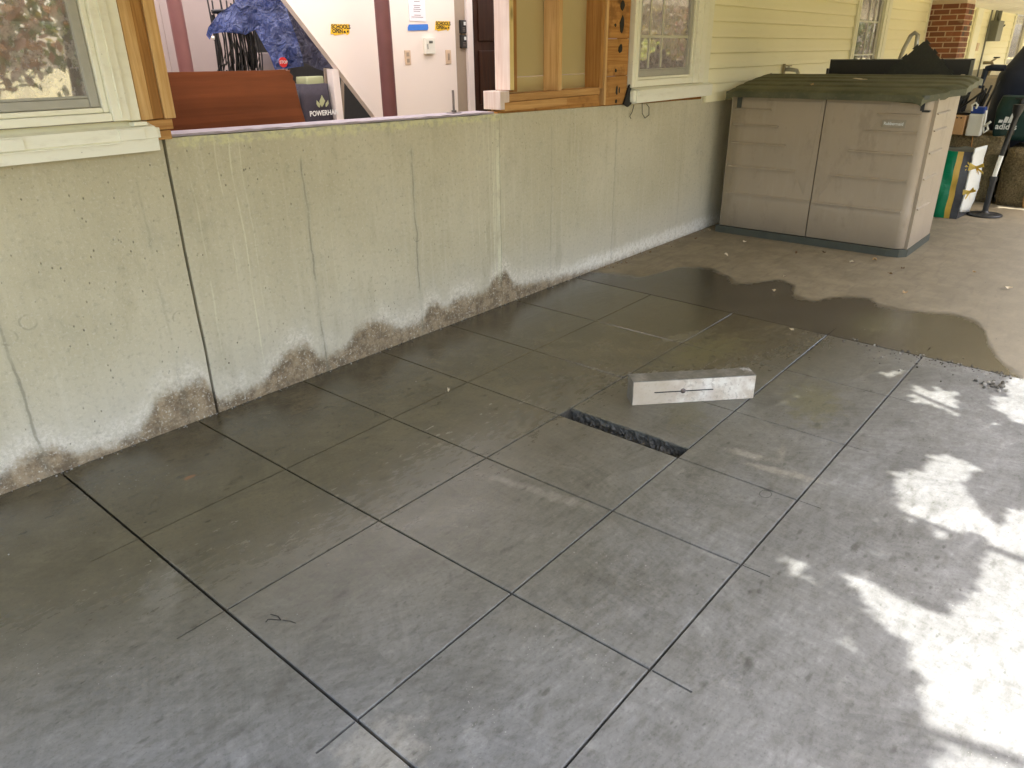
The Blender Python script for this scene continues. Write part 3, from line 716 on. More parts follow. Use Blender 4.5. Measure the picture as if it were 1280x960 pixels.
mb = MB(); mb.box(3.80, 4.79, .128, .142, 1.455, TOPZ); obj('wallboard_back', mb, 'backing', house)
mb = MB(); mb.box(3.80, 4.79, .125, .142, 1.36, 1.452); obj('wallboard_back', mb, 'backing', house)
for z0, z1 in [(1.235, 1.43), (1.434, 1.68), (1.684, TOPZ)]:
    mb = MB(); mb.bbox(4.829, 5.118, -.012, .012, z0, z1, .003); obj('sheathing_board', mb, 'osb', house)
mb = MB()
for cx, cz, w, h in [(5.0, 1.90, .026, .032), (5.005, 1.775, .026, .048), (5.0, 1.615, .022, .034), (4.975, 1.335, .010, .035), (5.01, 1.335, .007, .02), (4.97, 1.258, .012, .018), (4.92, 1.77, .01, .01), (4.95, 1.47, .01, .012)]:
    n = 9; P = [(cx+w*(.8+.5*random.random())*math.cos(2*math.pi*k/n), cz+h*(.7+.6*random.random())*math.sin(2*math.pi*k/n)) for k in range(n)]
    mb.prism(P, -.0165, -.0125, 1); obj('tar_paper', mb, 'tar', house); mb = MB()
mb.prism([(5.06, 1.235), (5.12, 1.21), (5.17, 1.23), (5.15, 1.30), (5.16, 1.385), (5.12, 1.36), (5.09, 1.29)], -.03, -.017, 1)
obj('tar_paper', mb, 'tar', house)

# windows: each one assembled from frame, sash, panes, bars, sill
def window(name_label, x0, x1, z0, z1, fw_l, fw_r, fw_b, bars_x, bars_z, glass, sash_w=.04, trim='white', zt=2.2, by=.010, bm_='muntin'):
    w = bpy.data.objects.new('window', None); COL.objects.link(w); w.parent = house
    w.location = Vector(((x0+x1)/2, -.03, z0))-world_of(house); w['label'] = name_label
    f = MB()
    f.bbox(x0, x0+fw_l, -.045, .06, z0, zt, .006); f.bbox(x1-fw_r, x1, -.045, .06, z0, zt, .006); f.bbox(x0+fw_l+.001, x1-fw_r-.001, -.04, .06, z0+.001, z0+fw_b, .006)
    # stepped inner lip
    a, b, c = x0+fw_l, x1-fw_r, z0+fw_b
    f.bbox(a+.001, a+.022, -.024, .05, c+.001, zt, .004); f.bbox(b-.022, b-.001, -.024, .05, c+.001, zt, .004); f.bbox(a+.023, b-.023, -.022, .05, c+.001, c+.02, .004)
    f.bbox(x0-.002+fw_l*.45, x0+fw_l*.55, -.051, -.044, z0+.01, zt, .002); f.bbox(x1-fw_r*.55, x1-fw_r*.45, -.051, -.044, z0+.01, zt, .002)
    obj('frame', f, trim, w)
    a += .024; b -= .024; c += .022
    s = MB(); s.bbox(a, a+sash_w, -.010, .03, c, zt, .004); s.bbox(b-sash_w, b, -.010, .03, c, zt, .004); s.bbox(a+sash_w+.001, b-sash_w-.001, -.008, .03, c, c+sash_w*.9, .004)
    s.bbox(a+sash_w+.001, b-sash_w-.001, -.002, .02, c+sash_w*.9+.001, c+sash_w*.9+.010, .002)
    obj('sash', s, 'screen', w)
    p = MB(); p.add([(a+sash_w, .004, c+sash_w), (b-sash_w, .004, c+sash_w), (b-sash_w, .004, zt), (a+sash_w, .004, zt)], [(0, 1, 2, 3)])
    obj('pane', p, glass, w)
    for bx in bars_x:
        q = MB(); q.bbox(bx-.008, bx+.008, by, by+.012, c+sash_w+.011, zt, .002); obj('muntin', q, bm_, w)
    for bz in bars_z:
        q = MB(); q.bbox(a+sash_w+.001, b-sash_w-.001, by-.002, by+.014, bz-.010, bz+.010, .002); obj('muntin', q, bm_, w)
    return w
w1 = window('aged white double hung window at the left end above the foundation', -.42, 1.375, 1.372, 2.2, .07, .068, .032, [.995, .52, .05], [1.712], 'glass', .036, 'white', 2.35)
c1 = MB(); c1.bbox(1.377, 1.420, -.030, .05, 1.368, 2.35, .004); obj('casing', c1, 'white', w1)
s1 = MB(); s1.prism([(-.075, 1.252), (-.078, 1.30), (-.082, 1.302), (-.070, 1.345), (-.03, 1.352), (0.0, 1.368), (.0, 1.249)], -.45, 1.452, 0); s1.bbox(1.30, 1.40, -.087, -.068, 1.300, 1.342, .003)
s1.bbox(1.395, 1.478, -.050, -.004, 1.298, 1.338, .003); s1.bbox(1.375, 1.43, -.058, -.01, 1.350, 1.364, .003); s1.bbox(-.45, 1.30, -.090, -.074, 1.291, 1.2965, .002); s1.bbox(.80, .96, -.0885, -.07, 1.300, 1.340, .003)
obj('sill', s1, 'white', w1)
w2 = window('white framed window beside the yellow siding and rough sheathing', 5.135, 6.30, 1.345, 2.2, .085, .185, .05, [5.43, 5.62], [1.70], 'glass_dim', .05, 'white', 2.35, -.004)
c2 = MB(); c2.bbox(6.302, 6.405, -.038, .05, 1.32, 2.35, .005); obj('casing', c2, 'white2', w2)
s2 = MB(); s2.prism([(-.070, 1.235), (-.074, 1.325), (-.03, 1.342), (.0, 1.342), (.0, 1.225)], 5.175, 6.43, 0); s2.bbox(5.19, 5.75, -.082, -.068, 1.285, 1.318, .003); s2.bbox(5.14, 5.20, -.06, .0, 1.24, 1.33, .02)
obj('sill', s2, 'white', w2)
w3 = window('narrow looking white window with two cross bars behind the shed', 10.17, 11.50, 1.20, 2.2, .12, .22, .06, [10.76, 11.0], [1.52, 1.90], 'glass_dim', .09, 'white2', 2.24, -.012, 'pwhite')
w4 = window('white window at the far right end of the siding', 21.2, 23.2, 1.13, 2.2, .16, .25, .06, [22.2], [1.82], 'glass_dim', .1, 'white2', 2.24)

wl = MB(); wl.tube([(5.34, -.02, 1.225), (5.35, -.02, 1.15), (5.40, -.018, 1.11), (5.46, -.018, 1.13), (5.45, -.02, 1.19), (5.41, -.02, 1.215)], .003, n=5); obj('loose_wire', wl, 'black', house)
wl = MB(); wl.tube([(5.22, -.02, 1.22), (5.20, -.02, 1.17), (5.17, -.018, 1.14), (5.19, -.018, 1.12)], .003, n=5); obj('loose_wire', wl, 'black', house)
# siding: every course is a plank of its own, interrupted by windows and chimney
runs = [(6.408, 10.165), (11.505, 13.64), (14.23, 21.195), (23.205, 31)]
zc = 1.2 - .030
for k in range(9):
    z0 = 1.208+.125*k-.004; z1 = z0+.1245
    for a, b in runs:
        zz0 = z0
        mb = MB()
        prof = [(-.002, z0), (-.024, z0), (-.025, z0+.004), (-.0235, z0+.03), (-.012, z1-.012), (-.005, z1), (-.002, z1)]
        if k == 0: prof = [(-.002, z0-.03), (-.030, z0-.03), (-.031, z0-.02), (-.025, z0+.05), (-.012, z1-.012), (-.005, z1), (-.002, z1)]
        mb.prism(prof[::-1], a, b, 0)
        o = obj('siding_plank', mb, 'siding', house)
for a, b in ((6.40, 10.25), (11.45, 21.3), (23.1, 31)):
    mb = MB(); mb.box(a, b, 0.004, .1, 1.185, 2.4); obj('wall_core', mb, 'siding', house)
for a, b in ((10.2, 11.5), (21.25, 23.15)):
    mb = MB(); mb.box(a, b, 0.30, .34, 1.1, 2.4); obj('dark_room_sheet', mb, 'tar', house)  # black sheets stand in for the shade of the rooms behind the panes
for a in (11.51, 13.565):
    mb = MB(); mb.bbox(a, a+.07, -.034, -.001, 1.19, 2.245, .004); obj('corner_trim', mb, 'white2', house)
mb = MB(); mb.bbox(16.93, 17.42, -.07, -.026, 1.19, 2.245, .006); obj('corner_trim', mb, 'white2', house)
# chimney with single bricks
ch = bpy.data.objects.new('chimney', None); COL.objects.link(ch); ch.parent = house; ch.location = Vector((13.92, -.25, 0))-world_of(house)
core_b = MB(); core_b.box(13.648, 14.222, -.502, .05, 0, 2.245); obj('mortar_core', core_b, 'mortar', ch)
bh, bl = .0605, .205
meshes = {}
for k in range(30):
    z = .004+k*.0757
    if z+bh > 2.25: break
    off = 0 if k % 2 else -.113
    y = -.51; ylist = []
    t = off
    while t < .505:
        a, b = max(t, 0), min(t+bl, .505)
        if b-a > .03: ylist.append((a, b))
        t += bl+.019
    for a, b in ylist:
        j = random.uniform(-.002, .002)
        mb = MB(); mb.box(13.640+j, 13.70, -.51+a, -.51+b, z, z+bh); obj('brick', mb, 'brick', ch)
    t = .113 if k % 2 else 0
    xs = []
    t = 0 if k % 2 else .124
    if not k % 2: xs.append((.062, .113))
    while t < .58:
        a, b = max(t, .062), min(t+bl, .585)
        if b-a > .03: xs.append((a, b))
        t += bl+.019
    for a, b in xs:
        mb = MB(); mb.box(13.640+a, 13.640+b, -.510+random.uniform(-.002, .002), -.45, z, z+bh); obj('brick', mb, 'brick', ch)
# porch ceiling of beadboard strips
pc = bpy.data.objects.new('porch_ceiling', None); COL.objects.link(pc); pc.parent = house; pc.location = Vector((14, -2, 2.25))-world_of(house)
ROOF_Y = -2.02 - 2.25*math.hypot(0, SUN_DIR.y)/SUN_DIR.z
n = 26; step = (0.0-ROOF_Y)/n
for k in range(n):
    a = ROOF_Y+k*step
    mb = MB(); mb.prism([(a+.004, 2.25), (a+.012, 2.245), (a+step-.012, 2.245), (a+step-.004, 2.25), (a+step-.004, 2.262), (a+.004, 2.262)], -.9, 31, 0); obj('ceiling_strip', mb, 'ceil', pc)
mb = MB(); mb.box(-.9, 31, ROOF_Y-.03, -.0, 2.263, 2.45); obj('deck_frame', mb, 'stud_old', pc)

# interior
mb = MB(); mb.box(-5.5, 14, .23, 5.2, -.06, -.01); obj('room_floor', mb, 'stone', house)
mb = MB()
for q in ((-5.5, 1.46, .13, 5.2), (4.86, 14, .13, 1.1)): mb.box(q[0], q[1], q[2], q[3], 2.42, 2.46)
obj('room_ceiling', mb, 'ceil', house)['kind'] = 'stuff'
mb = MB(); mb.box(1.44, 1.48, .23, 4.0, -.01, 2.42); obj('added_partition', mb, 'roomwall', house)  # unseen wall added to keep the overhead light from the left window
mb = MB(); mb.box(4.86, 4.9, .145, 1.0, -.01, 2.42); obj('added_partition', mb, 'roomwall', house)  # unseen wall added to darken the space behind the second window
mb = MB(); mb.box(5.125, 6.45, .012, .10, 1.1, 1.36); mb.box(5.125, 5.14, .012, .1, 1.2, 2.4); obj('sill_plate', mb, 'osb', house)
mb = MB(); mb.box(3.66, 5.124, .02, .10, 1.15, 1.262); obj('sill_plate', mb, 'osb', house)
mb = MB(); mb.add([(1.46, .13, 2.43), (4.86, .13, 2.43), (4.86, 1.1, 2.43), (14, 1.1, 2.43), (14, 5.2, 2.43), (1.46, 5.2, 2.43)], [(0, 1, 2, 3, 4, 5)]); obj('added_light_sheet', mb, 'added_skylite', house)  # unseen translucent sheet added overhead to brighten the room
mb = MB(); mb.box(-5.5, 5.14, 4.0, 4.1, 0, 2.41)
for sx in (1.9, 2.75, 3.6, 4.4): mb.box(sx, sx+.006, 3.996, 4.0, 0, 2.4)
obj('interior_wall', mb, 'roomwall', house)
mb = MB(); mb.prism([(3.385, 2.01+.0), (5.14, 0.0), (5.14, 2.41), (3.06, 2.41)], 1.80, 1.86, 1); sw = obj('stair_wall', mb, 'stair', house)
mb = MB(); mb.bbox(3.775, 3.84, 1.81, 1.88, 0, 1.50, .003); obj('stair_post', mb, 'trim_in', house)
for sx, sl in [(3.93, .10), (4.00, .0), (4.06, .12)]:
    mb = MB(); mb.tube([(sx, 2.3, 0), (sx+sl, 2.2, 1.5)], .014, n=6); obj('stair_spindle', mb, 'jamb', house)
mb = MB(); mb.box(3.86, 5.1, 2.9, 2.95, 0, 2.3); obj('stair_shade_sheet', mb, 'tar', house)  # black sheet put in for the darkness under the stairs
mb = MB(); mb.box(5.145, 5.30, 1.83, 1.90, 0, 2.41); obj('door_jamb', mb, 'jamb', house)
mb = MB(); mb.bbox(5.302, 5.375, 1.80, 1.92, 0, 2.41, .006); obj('door_casing', mb, 'trim_in', house)
dr = MB(); dr.box(5.377, 6.3, 1.86, 1.90, 0, 2.3)
for z0, z1 in ((.25, .95), (1.15, 1.62), (1.7, 2.15)):
    dr.bbox(5.50, 5.80, 1.85, 1.862, z0, z1, .008); dr.bbox(5.88, 6.18, 1.85, 1.862, z0, z1, .008)
dd = obj('door', dr, 'door', house)
mb = MB(); mb.box(6.302, 14, 1.83, 1.90, 0, 2.41); obj('interior_wall', mb, 'roomwall', house)
mb = MB(); mb.box(13.9, 14, .2, 1.8, 0, 2.41); obj('interior_wall', mb, 'roomwall', house)
mb = MB(); mb.tube([(4.06, 1.5, 0), (4.06, 1.5, 2.41)], .057, n=20); obj('interior_column', mb, 'col', house, label='dark red steel column before the stair wall')
mb = MB(); mb.tube([(2.86, 2.3, 0), (2.86, 2.3, 2.41)], .05, n=20); obj('interior_column', mb, 'col2', house, label='pinkish steel column behind the red board')

# ------------------------------------------------------------------ things in the room
mb = MB()
def wob_y(x): return .34+.01*math.sin(x*3)
P = [(1.62, 1.0), (2.535, 1.0), (2.50, 1.20), (2.47, 1.34), (2.455, 1.42), (2.450, 1.47), (2.438, 1.485), (2.444, 1.50), (2.425, 1.518), (2.43, 1.53), (2.405, 1.528), (2.40, 1.534), (2.30, 1.532), (1.60, 1.538)]
mb.prism(P, .38, .398, 1)
pl = obj('plywood_board', mb, 'board', loc=(2.05, .39, 1.0), label='red stained plywood board with a splintered corner behind the opening', cat='board')
mb = MB(); mb.box(1.70, 2.5, .36, .62, 0, .998); obj('bench', mb, 'stud_old', loc=(2.1, .49, 0), label='low wooden bench carrying the red stained plywood board', cat='bench')

# blue tarp hung over a line
tp = thing('blue_tarp', 'crumpled blue tarpaulin hanging beside the stair wall', 'tarp', (3.4, 2.3, 1.5))
def crumple(x, z, s=1.0, k=0.0):
    return s*(.045*mnoise.noise(Vector((x*6, z*2.2, k)))+.03*mnoise.noise(Vector((x*14, z*7, k+4)))+.015*mnoise.noise(Vector((x*30, z*22, k+8))))
def poly_sheet(poly, y, mat, s=1.0, k=0, res=.022, name='sheet'):
    vs = [Vector(p) for p in poly]; loops = vs
    xs = [p[0] for p in poly]; zs = [p[1] for p in poly]
    pts = list(vs); e = [(i, (i+1) % len(vs)) for i in range(len(vs))]
    def inside(p):
        c = False
        for i in range(len(loops)):
            a, b = loops[i], loops[i-1]
            if (a.y > p.y) != (b.y > p.y) and p.x < (b.x-a.x)*(p.y-a.y)/(b.y-a.y)+a.x: c = not c
        return c
    x = min(xs)
    while x < max(xs):
        z = min(zs)
        while z < max(zs):
            p = Vector((x+random.uniform(-.3, .3)*res, z+random.uniform(-.3, .3)*res))
            if inside(p): pts.append(p)
            z += res
        x += res
    V, E, F, *_ = delaunay_2d_cdt(pts, e, [], 1, 1e-6)
    keep = [f for f in F if inside(sum((V[i] for i in f), Vector((0, 0)))/len(f))]
    mb = MB(); mb.add([(v.x, y+crumple(v.x, v.y, s, k), v.y) for v in V], keep, mat, True); return mb
obj('drape', poly_sheet([(3.00, 1.74), (3.02, 1.79), (3.13, 1.88), (3.25, 1.955), (3.30, 2.3), (3.75, 2.3), (3.72, 1.9), (3.76, 1.7), (3.78, 1.6), (3.79, 1.52), (3.60, 1.505), (3.52, 1.50), (3.50, 1.60), (3.44, 1.72), (3.42, 1.78), (3.33, 1.745), (3.15, 1.76), (3.06, 1.75), (3.02, 1.71)], 2.2, 'tarp', 1.0, 1), None, tp)
obj('drape', poly_sheet([(3.70, 2.35), (4.6, 2.35), (4.3, 1.5), (4.12, 1.46), (4.0, 1.50), (3.85, 1.56), (3.78, 1.54), (3.74, 1.7)], 2.32, 'tarp_dk', .8, 5), None, tp, label='dark navy inner fold of the tarp')
gm = MB(); gm.tube([(3.02, 2.16, 1.722), (3.035, 2.15, 1.722)], .012, n=10); obj('grommet', gm, 'pwhite', tp)
hk = MB(); hk.tube([(3.1, 2.2, 2.3), (4.6, 2.3, 2.36)], .012, n=8); obj('hanging_line', hk, 'black', tp)
sg = thing('stop_badge', 'small round red STOP badge at the bottom of the blue tarp', 'badge', (3.555, 2.12, 1.545))
mb = MB(); mb.tube([(3.558, 2.125, 1.553), (3.558, 2.117, 1.553)], .036, n=24); obj('disc', mb, 'red', sg)
obj('lettering', text_mb('STOP', .030, frame_mx((3.558, 2.115, 1.553), (1, 0, 0), (0, 0, 1)), 'print', bold=.0006), None, sg)
# hanging black cords
cb = MB()
for k in range(46):
    x = 3.17+.32*random.random(); y = 2.30+.12*random.random(); zt = 1.80+.2*random.random(); zb = 1.35+.2*random.random()
    cb.tube([(x+.05*(random.random()-.5), y, zt), (x+.03*(random.random()-.5), y-.02, (zt+zb)/2), (x, y+.01, zb), (x+.06*(random.random()-.5), y-.03, zb+.1)], .006, n=5, cap=False)
cb.tube([(3.17, 2.36, 1.9), (3.5, 2.36, 1.92)], .015, n=6)
obj('cord_bundle', cb, 'black', loc=(3.33, 2.36, 1.35), label='tangled black cords hanging under the blue tarp', cat='cords')
# bags under the stairs
def soft_box(x0, x1, y0, y1, z0, z1, r=.05, bulge=.015):
    mb = MB(); bm = bmesh.new(); bmesh.ops.create_cube(bm, size=1)
    bmesh.ops.subdivide_edges(bm, edges=bm.edges[:], cuts=7, use_grid_fill=True)
    for v in bm.verts:
        p = v.co*2; q = Vector((p.x*(1-.06*(p.y*p.y)), p.y*(1-.06*(p.x*p.x)), p.z))
        q = Vector((q.x*(1-.05*p.z**4), q.y*(1-.05*p.z**4), q.z))
        w = Vector(((x0+x1)/2+q.x*(x1-x0)/2, (y0+y1)/2+q.y*(y1-y0)/2, (z0+z1)/2+q.z*(z1-z0)/2))
        nn = mnoise.noise(w*9)*bulge; v.co = w+Vector((nn, nn*.7, nn*.4))
    mb.bm(bm, None, True); return mb
bg1 = thing('fabric_bag', 'charcoal fabric bag with white lettering and a flame leaf emblem', 'bag', (3.62, 1.9, 0))
mb = soft_box(3.47, 3.765, 1.83, 2.1, .6, 1.40); obj('body', mb, 'bag', bg1)
st = MB(); st.box(3.48, 3.76, 1.85, 2.08, .0, .62); obj('base_crate', st, 'black', bg1)
obj('lettering', text_mb('POWERHAN', .052, frame_mx((3.655, 1.803, 1.19), (1, 0, 0), (0, 0, 1)), 'print', xs=.92, bold=.0012), None, bg1)
mb = MB()
def leafpoly(cx, cz, s, lean): return [(cx+lean*t*s+s*.34*w*math.sin(math.pi*min(1, t))**.8, cz+s*t) for t, w in [(0, 0), (.2, .8), (.5, 1), (.8, .55), (1, 0), (.8, -.35), (.5, -.75), (.2, -.8)]]
mb.prism(leafpoly(3.64, 1.235, .085, .12), 1.802, 1.806, 1); mb.prism(leafpoly(3.675, 1.232, .05, .5), 1.799, 1.801, 1); mb.prism(leafpoly(3.612, 1.232, .055, -.35), 1.797, 1.799, 1)
obj('emblem', mb, 'leaflogo', bg1)
mb = soft_box(3.60, 3.76, 1.9, 2.05, 1.37, 1.45); obj('content', mb, 'leaflogo', bg1)
mb = soft_box(3.28, 3.462, 1.80, 2.1, .0, 1.36); obj('dark_sack', mb, 'black', loc=(3.37, 1.95, 0), label='plain black sack between the plywood board and the lettered bag', cat='sack')
obj('wall_pad', soft_box(3.60, 3.86, 2.5, 2.7, 0, 1.62), 'tan' if 'tan' in M else 'roomwall', loc=(3.73, 2.6, 0), label='pale carton standing under the navy tarp fold', cat='carton')

# fixtures on the interior walls
def fixture(name, x, z, w, h, mat, label, cat, d=.012, y=1.80, extra=None, group=None):
    t = thing(name, label, cat, (x, y, z-h/2), group); mb = MB(); mb.bbox(x-w/2, x+w/2, y-d, y-.0005, z-h/2, z+h/2, min(.004, d*.4)); obj('cover' if name not in ('sticker',) else 'backing', mb, mat, t); return t
def ytext(txt, size, x, y, z, mat='ink', xs=1.0, bold=0.0): return text_mb(txt, size, frame_mx((x, y, z), (1, 0, 0), (0, 0, 1)), mat, xs=xs, bold=bold)
for x, z, lb in [(3.883, 1.779, 'yellow SCHOOLS OPEN sticker left of the dark red column'), (4.985, 1.820, 'yellow SCHOOLS OPEN sticker right of the paper notice')]:
    t = thing('sticker', lb, 'sticker', (x, 1.80, z-.035), 'yellow schools open stickers')
    mb = MB(); mb.prism([(x-.095, z-.036), (x-.07, z-.034), (x-.06, z-.044), (x+.05, z-.03), (x+.06, z-.042), (x+.085, z-.028), (x+.09, z+.036), (x+.02, z+.034), (x-.08, z+.034)], 1.797, 1.7995, 1, 'ylw')
    obj('backing', mb, None, t)
    tx = ytext('SCHOOLS', .040, x+.008, 1.7962, z+.015, bold=.0016); merge(tx, ytext('OPEN', .038, x-.028, 1.7962, z-.016, bold=.0016))
    tx.prism([(x+.026, z-.026), (x+.050, z-.026), (x+.045, z-.012), (x+.032, z-.012)], 1.7958, 1.7964, 1, 'ink'); tx.prism([(x+.06, z-.024), (x+.078, z-.022), (x+.076, z-.008), (x+.062, z-.010)], 1.7958, 1.7964, 1, 'ink')
    obj('lettering', tx, None, t)
pn = thing('paper_notice', 'white paper notice held on the cream wall by blue tape', 'notice', (4.69, 1.80, 1.83))
mb = MB(); mb.box(4.602, 4.788, 1.7955, 1.799, 1.848, 2.11); obj('sheet', mb, 'paper', pn)
mb = MB()
for k in range(15):
    z = 2.08-.0145*k
    if k in (2, 7, 12): continue
    w = random.uniform(.03, .07); mb.box(4.695-w, 4.695+w*random.uniform(.7, 1), 1.7948, 1.7953, z, z+.0035)
obj('lettering', mb, 'ink', pn)
mb = MB(); mb.prism([(4.574, 1.775), (4.80, 1.782), (4.812, 1.800), (4.806, 1.828), (4.59, 1.822), (4.575, 1.80)], 1.7935, 1.795, 1); obj('tape', mb, 'tape', pn)
th = fixture('thermostat', 4.80, 1.660, .115, .125, 'pwhite', 'white thermostat with a small grey display on the cream wall', 'thermostat', .03)
mb = MB(); mb.box(4.785, 4.828, 1.767, 1.7695, 1.680, 1.700); mb.box(4.765, 4.772, 1.767, 1.7695, 1.635, 1.675); obj('display', mb, 'greym', th)
for x, lb in [(4.555, 'tan wall outlet plate left of the thermostat'), (5.038, 'tan light switch plate right of the thermostat')]:
    t = fixture('cover_plate', x, 1.572, .066, .112, 'plate_in', lb, 'wall plate', .007, group='tan wall plates')
    mb = MB()
    if x < 4.8: mb.bbox(x-.014, x+.014, 1.789, 1.7925, 1.582, 1.612, .002); mb.bbox(x-.014, x+.014, 1.789, 1.7925, 1.534, 1.564, .002); obj('socket', mb, 'jamb', t)
    else: mb.bbox(x-.010, x+.010, 1.788, 1.7925, 1.545, 1.60, .002); obj('switch', mb, 'jamb', t)
for z, lb in [(1.815, 'upper black keypad on the tan door jamb'), (1.695, 'lower black keypad on the tan door jamb')]:
    t = fixture('keypad', 5.258, z, .075, .108, 'black', lb, 'keypad', .02, 1.829, group='black keypads by the brown door')
    mb = MB(); mb.box(5.262, 5.288, 1.8070, 1.8085, z+.012, z+.040); obj('label_plate', mb, 'print', t)
    mb = MB()
    for k in range(3): mb.box(5.245, 5.282, 1.8072, 1.8085, z-.012-.013*k, z-.005-.013*k)
    obj('button', mb, 'steel', t)
an = MB(); an.tube([(3.345, .09, 1.255), (3.343, .09, 1.40)], .0075, n=10)
ap = thing('anchor_bolt', 'rusty steel anchor bolt standing on the foundation sill', 'bolt', (3.345, .09, 1.255)); obj('rod', an, 'steel', ap)
an = MB(); an.bbox(3.31, 3.38, .06, .12, 1.268, 1.276, .002); an.lathe([(.016, 0), (.016, .012)], (3.345, .09, 1.276), n=6); obj('washer', an, 'steel', ap)

# ------------------------------------------------------------------ storage shed
shed = thing('storage_shed', 'taupe plastic storage shed with olive green lid against the wall', 'shed', (7.05, -1.0, 0))
XF, XB, YL, YR = 6.655, 7.46, -.165, -1.815
mb = MB(); mb.prism([(XF-.028, YL+.02), (XF-.030, YR+.13), (XF-.012, YR+.03), (XF+.05, YR-.02), (XB, YR-.02), (XB, YL+.02)][::-1], .0, .062, 2); obj('base', mb, 'base', shed)
def rc(y0, y1, x, r, n=7):  # rounded right corner of plan
    return [(x+r-r*math.cos(t*math.pi/2/n), y1+r-r*math.sin(t*math.pi/2/n)) for t in range(n+1)]
# body shell behind the doors
mb = MB()
plan = [(XF+.03, YL-.015)] + [(XF+.03, YR+.06)] + [(XF+.06, YR+.02)] + [(XB-.02, YR+.02), (XB-.02, YL-.015)]
mb.prism(plan[::-1], .06, 1.235, 2); obj('body', mb, 'black', shed)
# right side panel (front edge leaves a dark gap to the door)
mb = MB()
sp = [(XF+.055, .062), (XB, .062), (XB, 1.39), (XF+.45, 1.325), (XF+.055, 1.235)]
mb.prism([(a, b) for a, b in sp], YR-.012, YR+.018, 1); 
side = obj('side_panel', mb, 'shed', shed)
mb = MB()
for z in (1.125, .998, .828, .626, .386): mb = MB(); mb.prism([(YR-.010, z-.006), (YR-.026, z-.006), (YR-.024, z+.001), (YR-.010, z+.010)][::-1], XF+.09, XF+.50, 0); obj('ridge', mb, 'shed', side)
mb = MB(); mb.prism([(XF+.01, .062), (XB, .062), (XB, 1.39), (XF+.45, 1.325), (XF+.01, 1.235)], YL-.015, YL, 1); obj('side_panel', mb, 'shed', shed)
def door(y0, y1, rnd, nm):
    # profile in plan swept vertically, with outward bulge towards the free bottom
    mb = MB(); pts = []
    if rnd:
        r = .075; n = 8
        pts = [(XF, y0)] + [(XF, y0+(y1+r-y0)*k/6) for k in range(1, 7)] + [(XF+r-r*math.cos(t*math.pi/2/n), y1+r-r*math.sin(t*math.pi/2/n)) for t in range(1, n+1)]
    else: pts = [(XF+.02, y0), (XF, y0-.02)] + [(XF, y0-.02+(y1-y0+.02)*k/6) for k in range(1, 7)]
    zs = [.066, .072, .30, .375, .38, .6, .9, 1.15, 1.226, 1.232]
    vs = []
    for z in zs:
        bul = .006*math.sin(math.pi*min(1, z/1.23)) + (.006 if z < .378 else 0) - (.004 if z in (.066, 1.232) else 0)
        for (a, b) in pts: vs.append((a-bul, b, z))
    k = len(pts); fs = [(i*k+j, i*k+j+1, (i+1)*k+j+1, (i+1)*k+j) for i in range(len(zs)-1) for j in range(k-1)]
    mb.add(vs, fs, None, True)
    m0 = len(mb.v)
    back = [(a+.03, b) for a, b in pts]
    mb.add([(a, b, z) for z in (zs[0], zs[-1]) for a, b in pts]+[(a+.03, b if i not in (0,) else b, z) for z in (zs[0], zs[-1]) for i, (a, b) in enumerate(pts)],
           [(j, j+1, 2*k+j+1, 2*k+j) for j in range(k-1)]+[(k+j+1, k+j, 3*k+j, 3*k+j+1) for j in range(k-1)]+[(0, 2*k, 3*k, k), (k-1, 2*k-1, 4*k-1, 3*k-1)])
    return obj('door', mb, 'shed', shed, label=nm)
YM = -.998
dl = door(YL-.008, YM+.004, False, 'left door of the shed'); drr = door(YM-.004, YR+.012, True, 'right door with a rounded corner')
def ridges(par, rows):
    for z, ya, yb in rows:
        mb = MB()
        bul = .006*math.sin(math.pi*z/1.23)+(.006 if z < .378 else 0)
        mb.prism([(XF-bul-.016, z-.007), (XF-bul-.014, z+.001), (XF-bul+.004, z+.012), (XF-bul+.004, z-.007)][::-1], yb, ya, 1); obj('ridge', mb, 'shed', par)
ridges(dl, [(1.115, -.205, -.544), (.982, -.205, -.627), (.828, -.205, -.713), (.621, -.205, -.829), (.378, -.20, -.985)])
ridges(drr, [(1.117, -1.414, -1.735), (.986, -1.339, -1.735), (.824, -1.242, -1.735), (.617, -1.125, -1.735), (.374, -1.01, -1.735)])
# shallow chevron facets on the doors
for par, tri in ((dl, [(-.50, 1.19), (-.93, .42), (-.97, 1.19)]), (drr, [(-1.50, 1.19), (-1.06, .42), (-1.02, 1.19)])):
    mb = MB(); c = (sum(p[0] for p in tri)/3, sum(p[1] for p in tri)/3)
    mb.prism([(a, b) for a, b in tri], XF-.0080, XF-.002, 0); obj('facet', mb, 'shed', par)
mb = MB(); mb.bbox(XF-.016, XF+.01, -.262, -.222, 1.125, 1.225, .004); obj('hinge', mb, 'base', shed)
mb = MB(); mb.box(XF-.008, XF+.03, -1.748, -1.722, 1.150, 1.236); mb.box(XF-.003, XF+.05, -1.79, -1.735, 1.140, 1.154); obj('hinge', mb, 'black', shed)
bd = MB(); bm = bmesh.new(); bmesh.ops.create_circle(bm, cap_ends=True, radius=.5, segments=24)
for v in bm.verts: v.co = Vector((XF-.013, -1.552-v.co.x*.165, 1.046+v.co.y*.052))
bd.bm(bm, 'shed'); 
bd2 = text_mb('Rubbermaid', .033, frame_mx((XF-.0142, -1.552, 1.047), (0, -1, 0), (0, 0, 1)), 'print', xs=.9, bold=.0006)
bp = MB(); bp.bbox(XF-.0125, XF-.004, -1.640, -1.464, 1.018, 1.076, .003, 'stone'); merge(bp, bd2); obj('name_plate', bp, None, shed)
